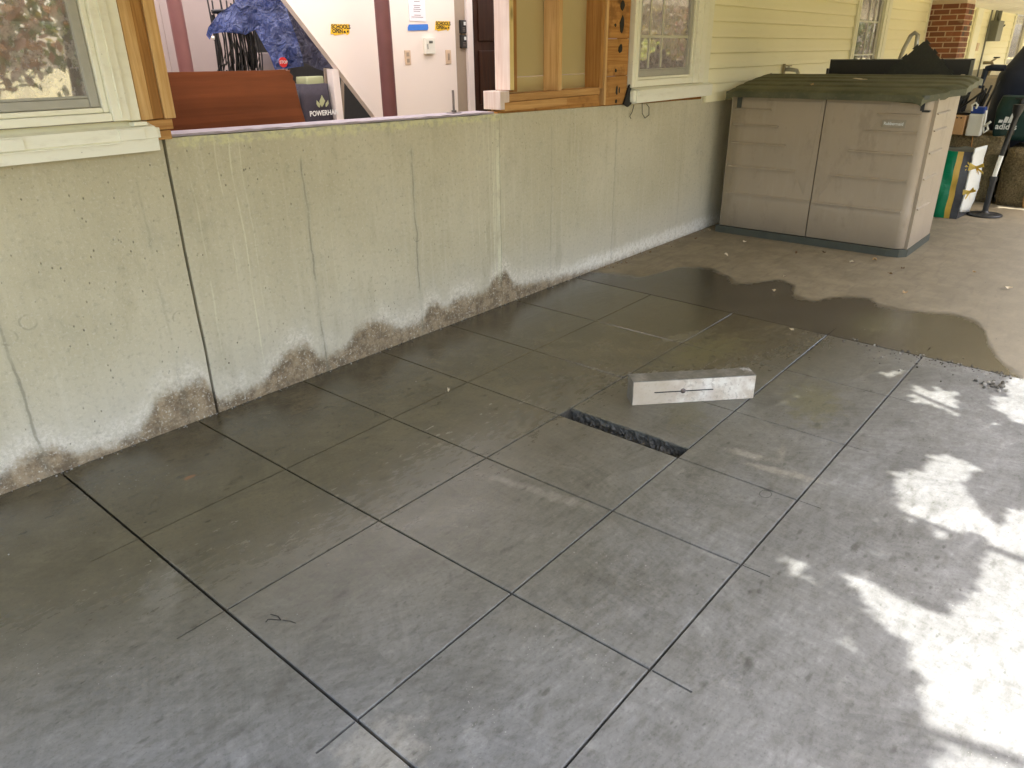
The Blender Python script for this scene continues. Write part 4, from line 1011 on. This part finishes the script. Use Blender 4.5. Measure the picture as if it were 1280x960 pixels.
# lid: lapped strips rising to the wall
lid = bpy.data.objects.new('lid', None); COL.objects.link(lid); lid.parent = shed; lid.location = Vector((7.0, -1.0, 1.25))-world_of(shed)
nst = 5; xa, xb = 6.585, 7.50
def lidz(x): t = (x-xa)/(xb-xa); return 1.288+.105*(1-(1-t)**1.5)
def yl(x): t = (x-xa)/(xb-xa); return -.135+.03*t
def yr(x): t = max(0, min(1, (x-xa)/.34)); return -1.735-.225*t
mb = MB()
N = 75
for k in range(N):
    pass
def lidfn(u, v):
    x = xa+(xb-xa)*u; s = (u*nst) % 1.0
    z = lidz(x)+.013*(1-s**1.5 if u < 1 else 0)*(1 if s > .12 else s/.12)-.012
    e = min(v, 1-v)*18; z -= .030*max(0, 1-e)**2
    z -= .012*max(0, 1-u*9)**2
    return (x, yl(x)+(yr(x)-yl(x))*v, z+.003*mnoise.noise(Vector((x*4, v*9, 0))))
mb.grid(lidfn, N, 50)
ring = []
nv = 51
edge = [lidfn(0, j/50) for j in range(51)] + [lidfn(i/N, 1) for i in range(1, N+1)] + [lidfn(1, j/50) for j in range(49, -1, -1)] + [lidfn(i/N, 0) for i in range(N-1, 0, -1)]
ne = len(edge)
mb.add([p for p in edge]+[(p[0]+(.004 if 0 else 0), p[1], p[2]-.048) for p in edge], [(i, (i+1) % ne, ne+(i+1) % ne, ne+i) for i in range(ne)])
mb.add([(p[0], p[1], p[2]-.048) for p in edge], [tuple(range(ne))])
obj('lid_shell', mb, 'olive', lid)
mb = MB()
def rimfn(z0, z1, out):
    q = [(6.585-out, -.12+out), (6.585-out, -1.74), (6.93, -1.962-out), (7.505, -1.962-out), (7.505, -.10+out)]
    mb.prism(q[::-1], z0, z1, 2)
fr = MB(); fr.prism([(XF-.055, -.128), (XF-.055, -1.745), (XF-.02, -1.775), (XF-.01, -1.735), (XF-.01, -.128)][::-1], 1.233, 1.262, 2); obj('lid_rim', fr, 'base', lid)

# ------------------------------------------------------------------ form block on the slab
fb = thing('form_block', 'whitewashed slot form block lying on the wet slab behind the slot', 'form block', (3.1, -1.73, 0))
A = Vector((2.849, -1.545, 0)); B = Vector((3.303, -1.975, 0)); ex = (B-A).normalized(); ey = Vector((-ex.y, ex.x, 0)) ; L = (B-A).length
if ey.x < 0: ey = -ey
T = frame_mx(A, ex, ey) if False else Matrix(((ex.x, ey.x, 0, A.x), (ex.y, ey.y, 0, A.y), (0, 0, 1, 0), (0, 0, 0, 1)))
mb = MB(); mb.bbox(0, L, 0, .10, 0, .128, .003, 'form')
for i, f in enumerate(mb.f):
    c = [sum(mb.v[k][a] for k in f)/len(f) for a in range(3)]
    if c[2] > .126 or c[0] < .002: mb.mi[i] = mb.m('form_top')
mb.xf(T); obj('body', mb, None, fb)
mb = MB(); mb.box(.11, .41, -.0025, .004, .062, .0665, 'ink'); mb.xf(T); obj('scored_line', mb, None, fb)
mb = MB(); mb.lathe([(.013, 0), (.013, .006), (.006, .009), (.003, .022)], (0, 0, 0), n=10); mb.xf(Matrix.Translation((.255, 0, .066)) @ Matrix.Rotation(R(90), 4, 'X')); mb.xf(T); obj('screw_eye', mb, 'steel', fb)

# ------------------------------------------------------------------ fittings on the house wall
sp = thing('wall_spigot', 'small metal spigot on the yellow siding above the shed lid', 'spigot', (8.2, -.02, 1.39))
mb = MB(); mb.bbox(8.085, 8.12, -.05, -.026, 1.36, 1.46, .004); obj('flange', mb, 'brass', sp)
mb = MB(); mb.tube([(8.15, -.026, 1.405), (8.15, -.09, 1.405), (8.17, -.15, 1.395), (8.17, -.17, 1.36)], .02, n=10); mb.tube([(8.15, -.07, 1.405), (8.15, -.07, 1.44)], .008, n=8); obj('tap', mb, 'chrome', sp)
mb = MB(); mb.lathe([(.03, 0), (.03, .01)], (8.15, -.07, 1.436), n=14); obj('handle', mb, 'brass', sp)
dc = thing('electric_disconnect', 'grey electrical disconnect box with conduit on the far siding', 'electrical box', (18.9, -.03, 1.68))
mb = MB(); mb.bbox(18.40, 18.95, -.20, -.03, 1.69, 2.06, .012); obj('box', mb, 'greym', dc)
mb = MB(); mb.bbox(18.952, 18.99, -.17, -.14, 1.92, 1.99, .004); mb.tube([(18.95, -.155, 1.91), (19.05, -.2, 1.99)], .014, n=6); obj('lever', mb, 'black', dc)
mb = MB(); mb.tube([(18.55, -.09, 2.06), (18.55, -.09, 2.245)], .022, n=10); mb.tube([(18.85, -.10, 2.06), (18.85, -.10, 2.245)], .04, n=10); mb.tube([(18.30, -.05, 2.245), (18.30, -.05, .05)], .016, n=8); obj('conduit', mb, 'greym', dc)
so_ = thing('outdoor_outlet', 'small pale outlet cover left of the far conduit', 'outlet', (17.8, -.03, 1.56))
mb = MB(); mb.bbox(17.62, 17.80, -.05, -.027, 1.52, 1.66, .006); obj('cover', mb, 'plate_in', so_)
s2 = thing('hose_bibb', 'dark hose bibb with handle low on the far siding', 'spigot', (18.9, -.03, 1.27))
mb = MB(); mb.tube([(18.75, -.026, 1.29), (18.75, -.18, 1.29), (18.78, -.22, 1.20)], .03, n=8); mb.tube([(18.75, -.14, 1.29), (18.95, -.2, 1.37)], .02, n=6); mb.tube([(18.78, -.2, 1.2), (18.72, -.16, 1.0)], .02, n=6); obj('tap', mb, 'brass', s2)
mb = MB(); mb.lathe([(.02, 0), (.06, .01), (.06, .03)], (18.97, -.21, 1.37), n=10); obj('handle', mb, 'black', s2)

# ------------------------------------------------------------------ stuff behind the shed
bp_ = thing('black_panel', 'long flat black panel standing upright behind the shed', 'panel', (8.0, -1.14, 0))
mb = MB(); mb.prism([(-1.775, 1.502), (-.535, 1.502), (-.535, 0), (-1.60, 0), (-1.60, 1.25), (-1.775, 1.345)], 7.99, 8.03, 0); mb.box(7.985, 8.035, -.527, -.512, .0, 1.42); obj('board', mb, 'black', bp_)
mb = MB(); mb.bbox(7.978, 7.988, -1.78, -1.755, 1.345, 1.49, .002); mb.bbox(7.98, 7.989, -1.75, -.55, 1.494, 1.500, .002); obj('edge_strip', mb, 'greym', bp_)
rm = thing('rubber_tile', 'dark interlocking rubber floor tile standing on its corner against the black panel', 'rubber tile', (7.93, -1.35, 0))
c0 = Vector((-1.352, 1.655)); side = .62; nt = 11
dl_ = Vector((.7071, -.7071)); dr_ = Vector((-.7071, -.7071))      # (y, z) directions down the two upper edges
def teeth(p, d, nrm, flip):
    out = []; w = side/nt
    for k in range(nt):
        q = p+d*(w*k); h = .016 if (k % 2) ^ flip else 0.0
        if h: out += [q+d*(w*.18), q+nrm*h+d*(w*-.02), q+nrm*h+d*(w*1.02), q+d*(w*.82)]
        else: out += [q+d*(w*.3), q+d*(w*.7)]
    return out
c1 = c0+dl_*side; c2 = c1+dr_*side; c3 = c0+dr_*side
pts = teeth(c0, dl_, -dr_, 0)+teeth(c1, dr_, dl_, 0)+teeth(c2, -dl_, dr_, 1)+teeth(c3, -dr_, -dl_, 1)
mb = MB(); mb.prism([(p.x, p.y) for p in pts], 7.955, 7.972, 0); obj('tile', mb, 'blackm', rm)
mb = MB(); w = .030
for a in range(20):
    for b in range(20):
        p = c0+dl_*(.012+w*(a+.5))+dr_*(.012+w*(b+.5)); q = .0105; h = random.uniform(.003, .005)
        e = [p+dl_*q, p+dr_*q, p-dl_*q, p-dr_*q] if (a+b) % 2 else [p+(dl_+dr_)*q*.9, p+(dr_-dl_)*q*.45, p-(dl_+dr_)*q*.9, p+(dl_-dr_)*q*.45]
        mb.add([(7.9552, v.x, v.y) for v in e]+[(7.955-h, p.x, p.y)], [(0, 1, 4), (1, 2, 4), (2, 3, 4), (3, 0, 4)])
o = obj('stud', mb, 'blackm', rm); o['kind'] = 'stuff'
mb = MB(); mb.bbox(7.88, 7.985, -1.50, -1.20, 0, .775, .004); obj('stand', mb, 'black', rm)
ht = thing('hand_truck', 'grey arched metal handle of a hand truck beside the matting', 'hand truck', (8.3, -1.14, 0))
mb = MB(); mb.tube([(8.33, -1.06, .1), (8.33, -1.065, 1.45), (8.33, -1.10, 1.60), (8.33, -1.135, 1.70), (8.33, -1.165, 1.725), (8.33, -1.195, 1.705), (8.33, -1.20, 1.60), (8.33, -1.205, .1)], .020, n=10); obj('handle', mb, 'chrome', ht)
mb = MB(); mb.bbox(8.1, 8.36, -1.30, -.98, 0, .02, .004); mb.tube([(8.33, -1.06, .5), (8.33, -1.2, .5)], .012, n=8); obj('toe_plate', mb, 'steel', ht)

# ------------------------------------------------------------------ right hand side pile
bs = thing('soil_sack', 'standing green sack with yellow band and charcoal side by the shed', 'sack', (8.75, -1.65, 0))
def quadbox(name, ya, yb, mat, x0=8.60, x1=9.05, zt=.655, par=None):
    mb = MB(); n = 14
    def f(u, v):
        y = ya+(yb-ya)*u; z = zt*v
        return (x0+.02*mnoise.noise(Vector((y*8, z*6, 2)))+.012*mnoise.noise(Vector((y*24, z*17, 4)))-.055*math.sin(math.pi*min(1, max(0, (-1.30-y)/.53)))*math.sin(math.pi*v)**.6, y+.012*mnoise.noise(Vector((z*7, 3, 0))), z+.012*v*mnoise.noise(Vector((y*12, 1, 0))))
    mb.grid(f, max(3, int(abs(yb-ya)*40)), n); return obj(name, mb, mat, par)
quadbox('sack_front', -1.30, -1.715, 'bgreen', par=bs); quadbox('sack_band', -1.715, -1.765, 'byel', par=bs); quadbox('sack_side', -1.765, -1.83, 'bdark', par=bs)
mb = MB(); mb.grid(lambda u, v: (8.612+.40*u, -1.83-.035*u+.008*mnoise.noise(Vector((u*8, v*8, 0))), .655*v), 10, 14); obj('sack_side', mb, 'bdark', bs)
mb = MB(); mb.grid(lambda u, v: (8.61+.42*u, -1.30-(.53+.035*u)*v, .655+.02*mnoise.noise(Vector((u*5, v*5, 1)))), 10, 10); mb.add([(9.0, -1.3, 0), (9.0, -1.865, 0), (9.0, -1.865, .655), (9.0, -1.3, .655)], [(0, 1, 2, 3)]); obj('sack_top', mb, 'base', bs)
ws = thing('white_liner', 'folded white plastic sheet tied with two yellow ribbons beside the sack', 'plastic sheet', (8.9, -1.9, 0))
mb = MB(); mb.grid(lambda u, v: (8.63+.34*u, -1.845-.062*u*(.45+.55*v)-.016*math.sin(v*5)*u+.012*mnoise.noise(Vector((u*9, v*12, 3))), .07+.62*v-.05*(1-v)*u), 8, 16); obj('sheet', mb, 'pwhite', ws, solid=.012)
for zz in (.50, .265):
    mb = MB()
    for k in range(9):
        a = random.uniform(0, 6.28); l = .05+.06*random.random(); dy, dz = math.cos(a)*l, math.sin(a)*l*.7
        mb.hexa([(8.63, -1.89, zz), (8.63, -1.885, zz+.022), (8.64, -1.885, zz+.022), (8.64, -1.89, zz), (8.60, -1.89+dy, zz+dz), (8.60, -1.885+dy, zz+dz+.022), (8.61, -1.885+dy, zz+dz+.022), (8.61, -1.89+dy, zz+dz)])
    obj('ribbon', mb, 'ribbon', ws)
tee = thing('batting_tee', 'black and white batting tee on a round base', 'batting tee', (8.98, -2.01, 0))
mb = MB(); mb.lathe([(.155, 0), (.165, .008), (.160, .018), (.10, .022), (.035, .035), (.03, .05)], (8.98, -2.01, 0), n=36); obj('base', mb, 'black', tee)
mb = MB(); mb.tube([(8.98, -2.01, .03), (8.98, -2.013, .36)], .027, n=14); mb.lathe([(.033, 0), (.035, .02), (.033, .05)], (8.98, -2.013, .345), n=14); obj('lower_pole', mb, 'black', tee)
mb = MB(); mb.tube([(8.98, -2.013, .39), (8.98, -2.03, .60)], .021, n=14); obj('middle_pole', mb, 'pwhite', tee)
mb = MB(); mb.tube([(8.98, -2.03, .60), (8.98, -2.07, .98)], .023, n=14); mb.lathe([(.023, 0), (.045, .06), (.05, .12)], (8.98, -2.07, .96), n=14); obj('upper_pole', mb, 'black', tee)
def bale(y0, y1, x0, x1, z0, z1, lb):
    t = thing('straw_bale', lb, 'straw bale', ((x0+x1)/2, (y0+y1)/2, z0), 'straw bales by the sacks')
    mb = soft_box(x0, x1, y0, y1, z0, z1, bulge=.05); obj('straw', mb, 'straw', t)
    mb = MB()
    for q in (.3, .7):
        y = y0+(y1-y0)*q; mb.tube([(x0-.012, y+.02*math.sin(a*1.0), z0+(z1-z0)*a/8) for a in range(9)], .006, n=5)
    obj('twine', mb, 'stud_old', t); return t
bale(-3.0, -1.95, 9.66, 10.35, 0, .60, 'weathered brown straw bale behind the batting tee')
bale(-1.93, -.95, 9.75, 10.4, 0, .70, 'mossy straw bale under the white jug behind the soil sack')
ad = thing('sports_bag', 'dark green sports bag with white stripes and lettering', 'bag', (10.1, -1.95, .60))
mb = soft_box(9.93, 10.35, -2.55, -1.735, .66, 1.10, bulge=.02); obj('body', mb, 'dgreen', ad)
mb = MB(); mb.tube([(9.93, -1.97, 1.08), (9.90, -1.96, .95), (9.91, -1.95, .72)], .022, n=6); mb.tube([(9.93, -1.90, 1.085), (9.93, -2.3, 1.09)], .008, n=6); obj('strap', mb, 'black', ad)
xx = 9.895
mb = MB()
for k in range(3):
    y = -1.800-.044*k; h = .030+.034*k; dy = -.014
    mb.prism([(y, .838), (y-.036, .838), (y-.036+dy*(h/.06), .838+h*.92), (y+dy*(h/.06), .838+h)], xx-.003, xx, 0)
obj('stripe', mb, 'print', ad)
obj('lettering', text_mb('adidas', .086, frame_mx((xx-.002, -1.885, .797), (0, -1, 0), (0, 0, 1)), 'print', bold=.002, xs=.95), None, ad)
jg = thing('white_jug', 'white plastic jug with blue cap on the straw bale', 'jug', (9.78, -1.6, .70))
mb = MB(); mb.bbox(9.72, 9.86, -1.68, -1.535, .70, .93, .02, seg=3); obj('body', mb, 'pwhite', jg)
mb = MB(); mb.bbox(9.725, 9.855, -1.675, -1.54, .931, 1.0, .015, seg=3); obj('cap', mb, 'blue', jg)
mb = MB(); mb.tube([(9.715, -1.69, .97), (9.70, -1.70, .88), (9.70, -1.70, .80), (9.69, -1.72, .74), (9.69, -1.75, .78), (9.70, -1.73, .83), (9.70, -1.70, .80), (9.69, -1.76, .86)], .012, n=7); obj('hose', mb, 'pwhite', jg)
cd = thing('cardboard_box', 'small tan cardboard box between shed and white jug', 'box', (9.75, -1.46, .70))
mb = MB(); mb.bbox(9.70, 9.86, -1.515, -1.38, .71, .905, .004); obj('carton', mb, 'card', cd)
mb = MB(); mb.tube([(9.698, -1.47, .885), (9.703, -1.47, .885)], .008, n=8); mb.tube([(9.698, -1.43, .885), (9.703, -1.43, .885)], .008, n=8); obj('hand_hole', mb, 'ink', cd)
nv_ = thing('covered_grill', 'grill under a dark navy cover at the right edge', 'grill', (10.95, -1.9, 0))
def cov(u, v):
    a = u*2*math.pi
    z = 1.62*v
    r = 1.0 if v < .72 else (1-.10*((v-.72)/.28)**2)
    sx, sy = .42, .46
    q = (abs(math.cos(a))**4+abs(math.sin(a))**4)**-.25
    top = max(0, (v-.80)/.20)
    hump = 1-top*.42
    x = 11.05+sx*q*math.cos(a)*r*hump; y = -1.98+sy*q*math.sin(a)*r*hump
    n = mnoise.noise(Vector((x*4, y*4, z*2)))*.05
    return (x+n, y+n, z)
mb = MB(); mb.grid(cov, 40, 26); mb.add([cov(k/40, 1) for k in range(40)], [tuple(range(40))]); obj('cover', mb, 'navy', nv_)
mb = MB(); mb.tube([(10.62, -1.45, 1.36), (10.60, -1.50, 1.375), (10.60, -1.64, 1.37)], .035, n=8); mb.tube([(10.62, -1.45, 1.36), (10.61, -1.43, 1.15)], .035, n=8, r_end=.02); obj('shelf_fold', mb, 'navy', nv_)
gr = MB()
for k in range(14):
    a = Vector((10.0+.4*random.random(), -1.33-.22*random.random(), .75)); gr.tube([a, a+Vector((.05*(random.random()-.5), -.12*random.random(), .3+.2*random.random()))], .012, n=5)
gr.tube([(9.95, -1.40, .98), (9.9, -1.60, 1.16)], .012, n=6); gr.tube([(10.05, -1.34, .7), (10.05, -1.38, 1.30)], .018, n=6)
gr.box(10.0, 10.4, -1.53, -1.30, .70, .92)
obj('tool_heap', gr, 'black', loc=(10.2, -1.4, .7), label='dark heap of tool handles between shed and navy grill cover', cat='tools')
hr = MB(); hr.tube([(9.72, -1.555, .96), (9.70, -1.545, 1.02), (9.70, -1.575, 1.045), (9.70, -1.60, 1.02), (9.70, -1.59, .985)], .010, n=6); obj('white_loop_handle', hr, 'pwhite', loc=(9.71, -1.57, .96), label='white loop handle leaning above the jug', cat='handle')
sb = MB(); sb.bbox(17.6, 19.2, -.6, -.1, .0, 1.05, .03); obj('stone_block', sb, 'stone', loc=(18.4, -.35, 0), label='grey tan block standing below the far siding', cat='block')

# ------------------------------------------------------------------ litter
random.seed(11)
def leafmesh(mat, s):
    mb = MB(); n = 8; c = [(0, 0, .010)]
    rim = [(s*(.55+.45*random.random())*math.cos(2*math.pi*k/n), .6*s*(.5+.5*random.random())*math.sin(2*math.pi*k/n), .004+.022*random.random()) for k in range(n)]
    mb.add(c+rim, [(0, 1+k, 1+(k+1) % n) for k in range(n)], mat)
    return mb
spots = [(6.60, -.10, 'pale', 'beside the shed foot and wall'), (6.353, -.57, 'pale', 'in front of the left shed door'), (5.83, -.639, 'pale', 'pale one halfway between shed and wet edge'),
         (6.238, -1.081, 'dark', 'dark one before the middle of the shed'), (6.404, -1.253, 'dark', 'dark one close to the right shed door'), (6.421, -1.663, 'tan', 'tan one before the right door'),
         (6.23, -1.538, 'pale', 'pale one near the right front of the shed'), (6.049, -1.88, 'dark', 'dark one off the right shed corner'), (6.276, -1.914, 'dark', 'small dark one beside the shed corner'),
         (5.619, -2.097, 'tan', 'on the dry strip outside the wet edge'), (6.489, -2.375, 'tan', 'reddish one out on the dry concrete right'), (6.17, -2.646, 'pale', 'pale curled one at the right edge'),
         (5.492, -1.271, 'pale', 'on the rim of the wet patch'), (4.355, -1.764, 'pale', 'small pale one on the fresh panels'), (5.087, -1.354, 'pale', 'narrow pale one on the dark wet patch'),
         (5.1, -.10, 'dark', 'dark one at the wall foot'), (6.2, -.165, 'dark', 'at the wall foot near the shed'), (2.391, -.725, 'pale', 'white fleck on a panel joint'), (5.5, -.09, 'dark', 'further dark one along the wall foot')]
mats = {'pale': 'leaf_pale', 'dark': 'leaf_dead2', 'tan': 'leaf_dead'}
for x, y, k, lb in spots:
    s = .022 if x > 4 else .012
    if 'curled' in lb or 'halfway' in lb or 'tan one' in lb: s = .034
    mb = leafmesh(mats[k], s); mb.xf(Matrix.Translation((x, y, .001)) @ Matrix.Rotation(random.uniform(0, 6.3), 4, 'Z'))
    obj('dead_leaf', mb, None, loc=(x, y, 0), label={'pale': 'pale', 'dark': 'dark brown', 'tan': 'tan'}[k]+' dry leaf, '+lb, cat='leaf', group='dry leaves on the concrete')
mb = leafmesh('leaf_pale', .07); mb.xf(Matrix.Translation((6.80, -1.20, 1.352)) @ Matrix.Rotation(-1.2, 4, 'Z') @ Matrix.Diagonal((1, .35, 1, 1)))
obj('dead_leaf', mb, None, loc=(6.80, -1.20, 1.345), label='long pale leaf lying on the olive shed lid', cat='leaf')
mb = leafmesh('leaf_dead', .03); mb.xf(Matrix.Translation((6.66, -.86, 1.315)))
obj('dead_leaf', mb, None, loc=(6.66, -.86, 1.31), label='tan crumpled leaf on the front edge of the shed lid', cat='leaf')
def rock(mb, x, y, s, mat, z=0.0):
    bm = bmesh.new(); bmesh.ops.create_icosphere(bm, subdivisions=1, radius=1)
    for v in bm.verts: v.co = Vector((x, y, z+s*.3))+v.co*s*(.6+.5*random.random())*.8
    mb.bm(bm, mat)
mb = MB()
for k in range(230):
    t = random.random()
    y = -1.98-.95*t**.8 if random.random() < .8 else -2.3-.8*random.random()
    x = B6(y)-.02+random.gauss(0, .022) if random.random() < .75 else B6(y)-.12+random.gauss(0, .10)
    rock(mb, x, y, .003+.009*random.random()**3, random.choice(['crumb', 'crumb_wet', 'crumb_wet', 'crumb_wet']))
for k in range(26): rock(mb, 4.22+random.gauss(0, .03), -2.87+random.gauss(0, .035), .006+.012*random.random(), random.choice(['crumb', 'crumb_wet']))
obj('joint_crumbs', mb, None, kind='stuff', label='loose concrete crumbs along the joint of the old patio', cat='crumbs')
mb = MB()
for k in range(260):
    x = random.uniform(-.2, 4.6); rock(mb, x, -.006-abs(random.gauss(0, .012)), .002+.006*random.random()**2, random.choice(['crumb', 'crumb_wet', 'crumb_wet']))
for k in range(120):
    x = random.uniform(4.6, 6.6); rock(mb, x, -.01-abs(random.gauss(0, .05)), .002+.007*random.random()**2, random.choice(['crumb', 'leaf_dead2']))
for k in range(70): rock(mb, random.uniform(.2, 6.4), random.uniform(-3.2, -.2), .0015+.0025*random.random(), 'crumb')
obj('wall_foot_crumbs', mb, None, kind='stuff', label='fine crumbs strewn along the foot of the foundation', cat='crumbs')

# ------------------------------------------------------------------ trees beyond the patio (shade and reflections)
random.seed(3)
LIT = [[(1145, 960)]]
SUN_POLYS = [[(3.968, -2.528), (4.029, -2.571), (3.947, -2.628), (4.015, -2.65), (4.02, -2.766), (3.716, -2.802), (3.755, -2.672), (3.716, -2.58), (3.84, -2.556)], [(4.015, -2.37), (4.209, -2.472), (4.077, -2.482), (3.956, -2.414)], [(3.706, -2.92), (3.77, -2.974), (3.7, -3.001), (3.646, -2.946)], [(2.146, -2.571), (2.194, -2.617), (2.104, -2.712), (2.053, -2.693), (2.093, -2.628)], [(1.867, -2.843), (1.916, -2.877), (1.87, -2.921), (1.825, -2.902)]]
def in_poly(x, y, lp):
    c = False; n = len(lp); j = n-1
    for i in range(n):
        if (lp[i][1] > y) != (lp[j][1] > y) and x < (lp[j][0]-lp[i][0])*(y-lp[i][1])/(lp[j][1]-lp[i][1])+lp[i][0]: c = not c
        j = i
    return c
def shade_far(x): return -3.15+.06*mnoise.noise(Vector((x*2.1, 3, 0)))+.03*mnoise.noise(Vector((x*7, 5, 0)))
def shaded(x, y):
    if y > -1.93: return False
    for i, lp in enumerate(SUN_POLYS):
        if in_poly(x, y, lp): return False
    if 1.55 <= x <= 4.46: return y > -3.5 and not in_poly(x, y, BRIGHT)
    return y > shade_far(x)
BRIGHT = [(1.45, -3.9), (1.5, -3.2), (1.624, -3.193), (1.705, -3.133), (1.83, -3.076), (1.937, -3.042), (1.99, -2.967), (2.013, -2.899), (2.111, -2.836), (2.196, -2.74), (2.231, -2.763), (2.234, -2.87), (2.198, -2.966), (2.193, -3.052), (2.28, -3.095), (2.378, -3.108), (2.537, -3.09), (2.705, -3.104), (2.755, -3.06), (2.665, -3.019), (2.598, -2.974), (2.686, -2.944), (2.665, -2.863), (2.736, -2.775), (2.851, -2.756), (2.977, -2.689), (3.072, -2.776), (3.216, -2.785), (3.292, -2.824), (3.269, -2.957), (3.263, -3.01), (3.113, -2.965), (3.008, -2.985), (2.908, -3.046), (2.857, -3.115), (2.935, -3.113), (3.042, -3.167), (3.02, -3.22), (3.4, -3.25), (3.797, -3.096), (3.775, -3.068), (3.821, -2.998), (3.881, -2.94), (3.914, -2.884), (4.056, -2.901), (4.181, -2.951), (4.227, -2.884), (4.411, -2.917), (4.451, -2.984), (4.6, -3.0), (4.6, -3.9)]
tree = thing('shade_tree', 'leafy tree beyond the patio edge whose low boughs shade the concrete', 'tree', (2.6, -8.6, 0))
mb = MB(); mb.tube([(2.6, -8.6, -.1), (2.62, -8.55, 1.2), (2.7, -8.6, 2.6), (2.9, -9.4, 4.2), (3.0, -10.4, 6.0)], .20, n=10, r_end=.05)
obj('trunk', mb, 'bark', tree)
mb = MB(); lf = MB()
def leaf(c, s):
    a = Vector((random.gauss(0, 1), random.gauss(0, 1), random.gauss(0, .6))).normalized()
    up_ = (SUN_DIR+Vector((random.gauss(0, .5), random.gauss(0, .5), random.gauss(0, .5)))).normalized()
    b = up_.cross(a).normalized(); a = b.cross(up_)
    lf.add([c-a*s, c+b*s*.45, c+a*s, c-b*s*.45], [(0, 1, 2, 3)])
st_ = .031; y = -1.91
while y > -3.55:
    x = -1.2
    while x < 9.5:
        xx_, yy_ = x+random.uniform(-.5, .5)*st_, y+random.uniform(-.5, .5)*st_
        if shaded(xx_, yy_):
            for q in range(7):
                s = 2.95+.8*random.random()
                leaf(Vector((xx_+random.gauss(0, .006), yy_+random.gauss(0, .006), 0))+SUN_DIR*s, .032+.014*random.random())
        x += st_
    y -= st_
for k in range(9):
    x = -1+k*1.25; e = Vector((x, -2.3, 0))+SUN_DIR*3.6; s0 = Vector((2.75, -8.2, 3.0+.15*k))
    mb.tube([s0, s0.lerp(e, .5)+Vector((0, 0, .35)), e], .05, n=6, r_end=.012)
for k in range(4200):
    d = Vector((random.gauss(0, 1), random.gauss(0, 1), random.gauss(0, .8))).normalized()*random.random()**.4
    c = Vector((3.0, -10.6, 6.4))+Vector((d.x*2.6, d.y*1.6, d.z*1.6))
    if mnoise.noise(c*.9) > -.15: leaf(c, .09+.06*random.random())
obj('limb', mb, 'bark', tree); o = obj('crown', lf, 'fol', tree); o['kind'] = 'stuff'
lf = MB(); random.seed(8)
for t in range(80):
    x = random.uniform(-26, 60); y = random.uniform(-28, -15); h = random.uniform(4, 9); r = random.uniform(1.6, 3.2); mt = random.choice(['fol', 'fol', 'fol_y', 'fol_r'])
    lf.tube([(x, y, -.1), (x+.2, y, h*.7)], .22, 'bark', n=6, r_end=.08)
    for k in range(900):
        d = Vector((random.gauss(0, 1), random.gauss(0, 1), random.gauss(0, 1))).normalized()*random.random()**.4
        c = Vector((x+d.x*r, y+d.y*r, h*.54+d.z*h*.46)); s = .11+.14*random.random()
        a = Vector((random.gauss(0, 1), random.gauss(0, 1), random.gauss(0, 1))).normalized(); b = a.orthogonal().normalized()
        lf.add([c-a*s, c+b*s*.5, c+a*s, c-b*s*.5], [(0, 1, 2, 3)], mt)
sh = MB()
for k in range(700):
    d = Vector((random.gauss(0, 1), random.gauss(0, 1), random.gauss(0, 1))).normalized()*random.random()**.4
    c = Vector((16.0+d.x*.62, -6.3+d.y*.6, 1.05+d.z*.85)); a = Vector((random.gauss(0, 1), random.gauss(0, 1), random.gauss(0, 1))).normalized(); b = a.orthogonal().normalized(); q = .06+.05*random.random()
    sh.add([c-a*q, c+b*q*.4, c+a*q, c-b*q*.4], [(0, 1, 2, 3)], 'added_shrub')
sh.tube([(16, -6.3, -.1), (16, -6.3, .9)], .03, 'bark', n=6)  # unseen bush added for the green reflection in the second window
obj('added_shrub', sh, None, loc=(16, -6.3, -.06), label='bright yellow green bush added beyond the porch for the window reflection', cat='added_shrub')
obj('treeline', lf, None, kind='stuff', label='distant autumn treeline beyond the lawn', cat='trees')
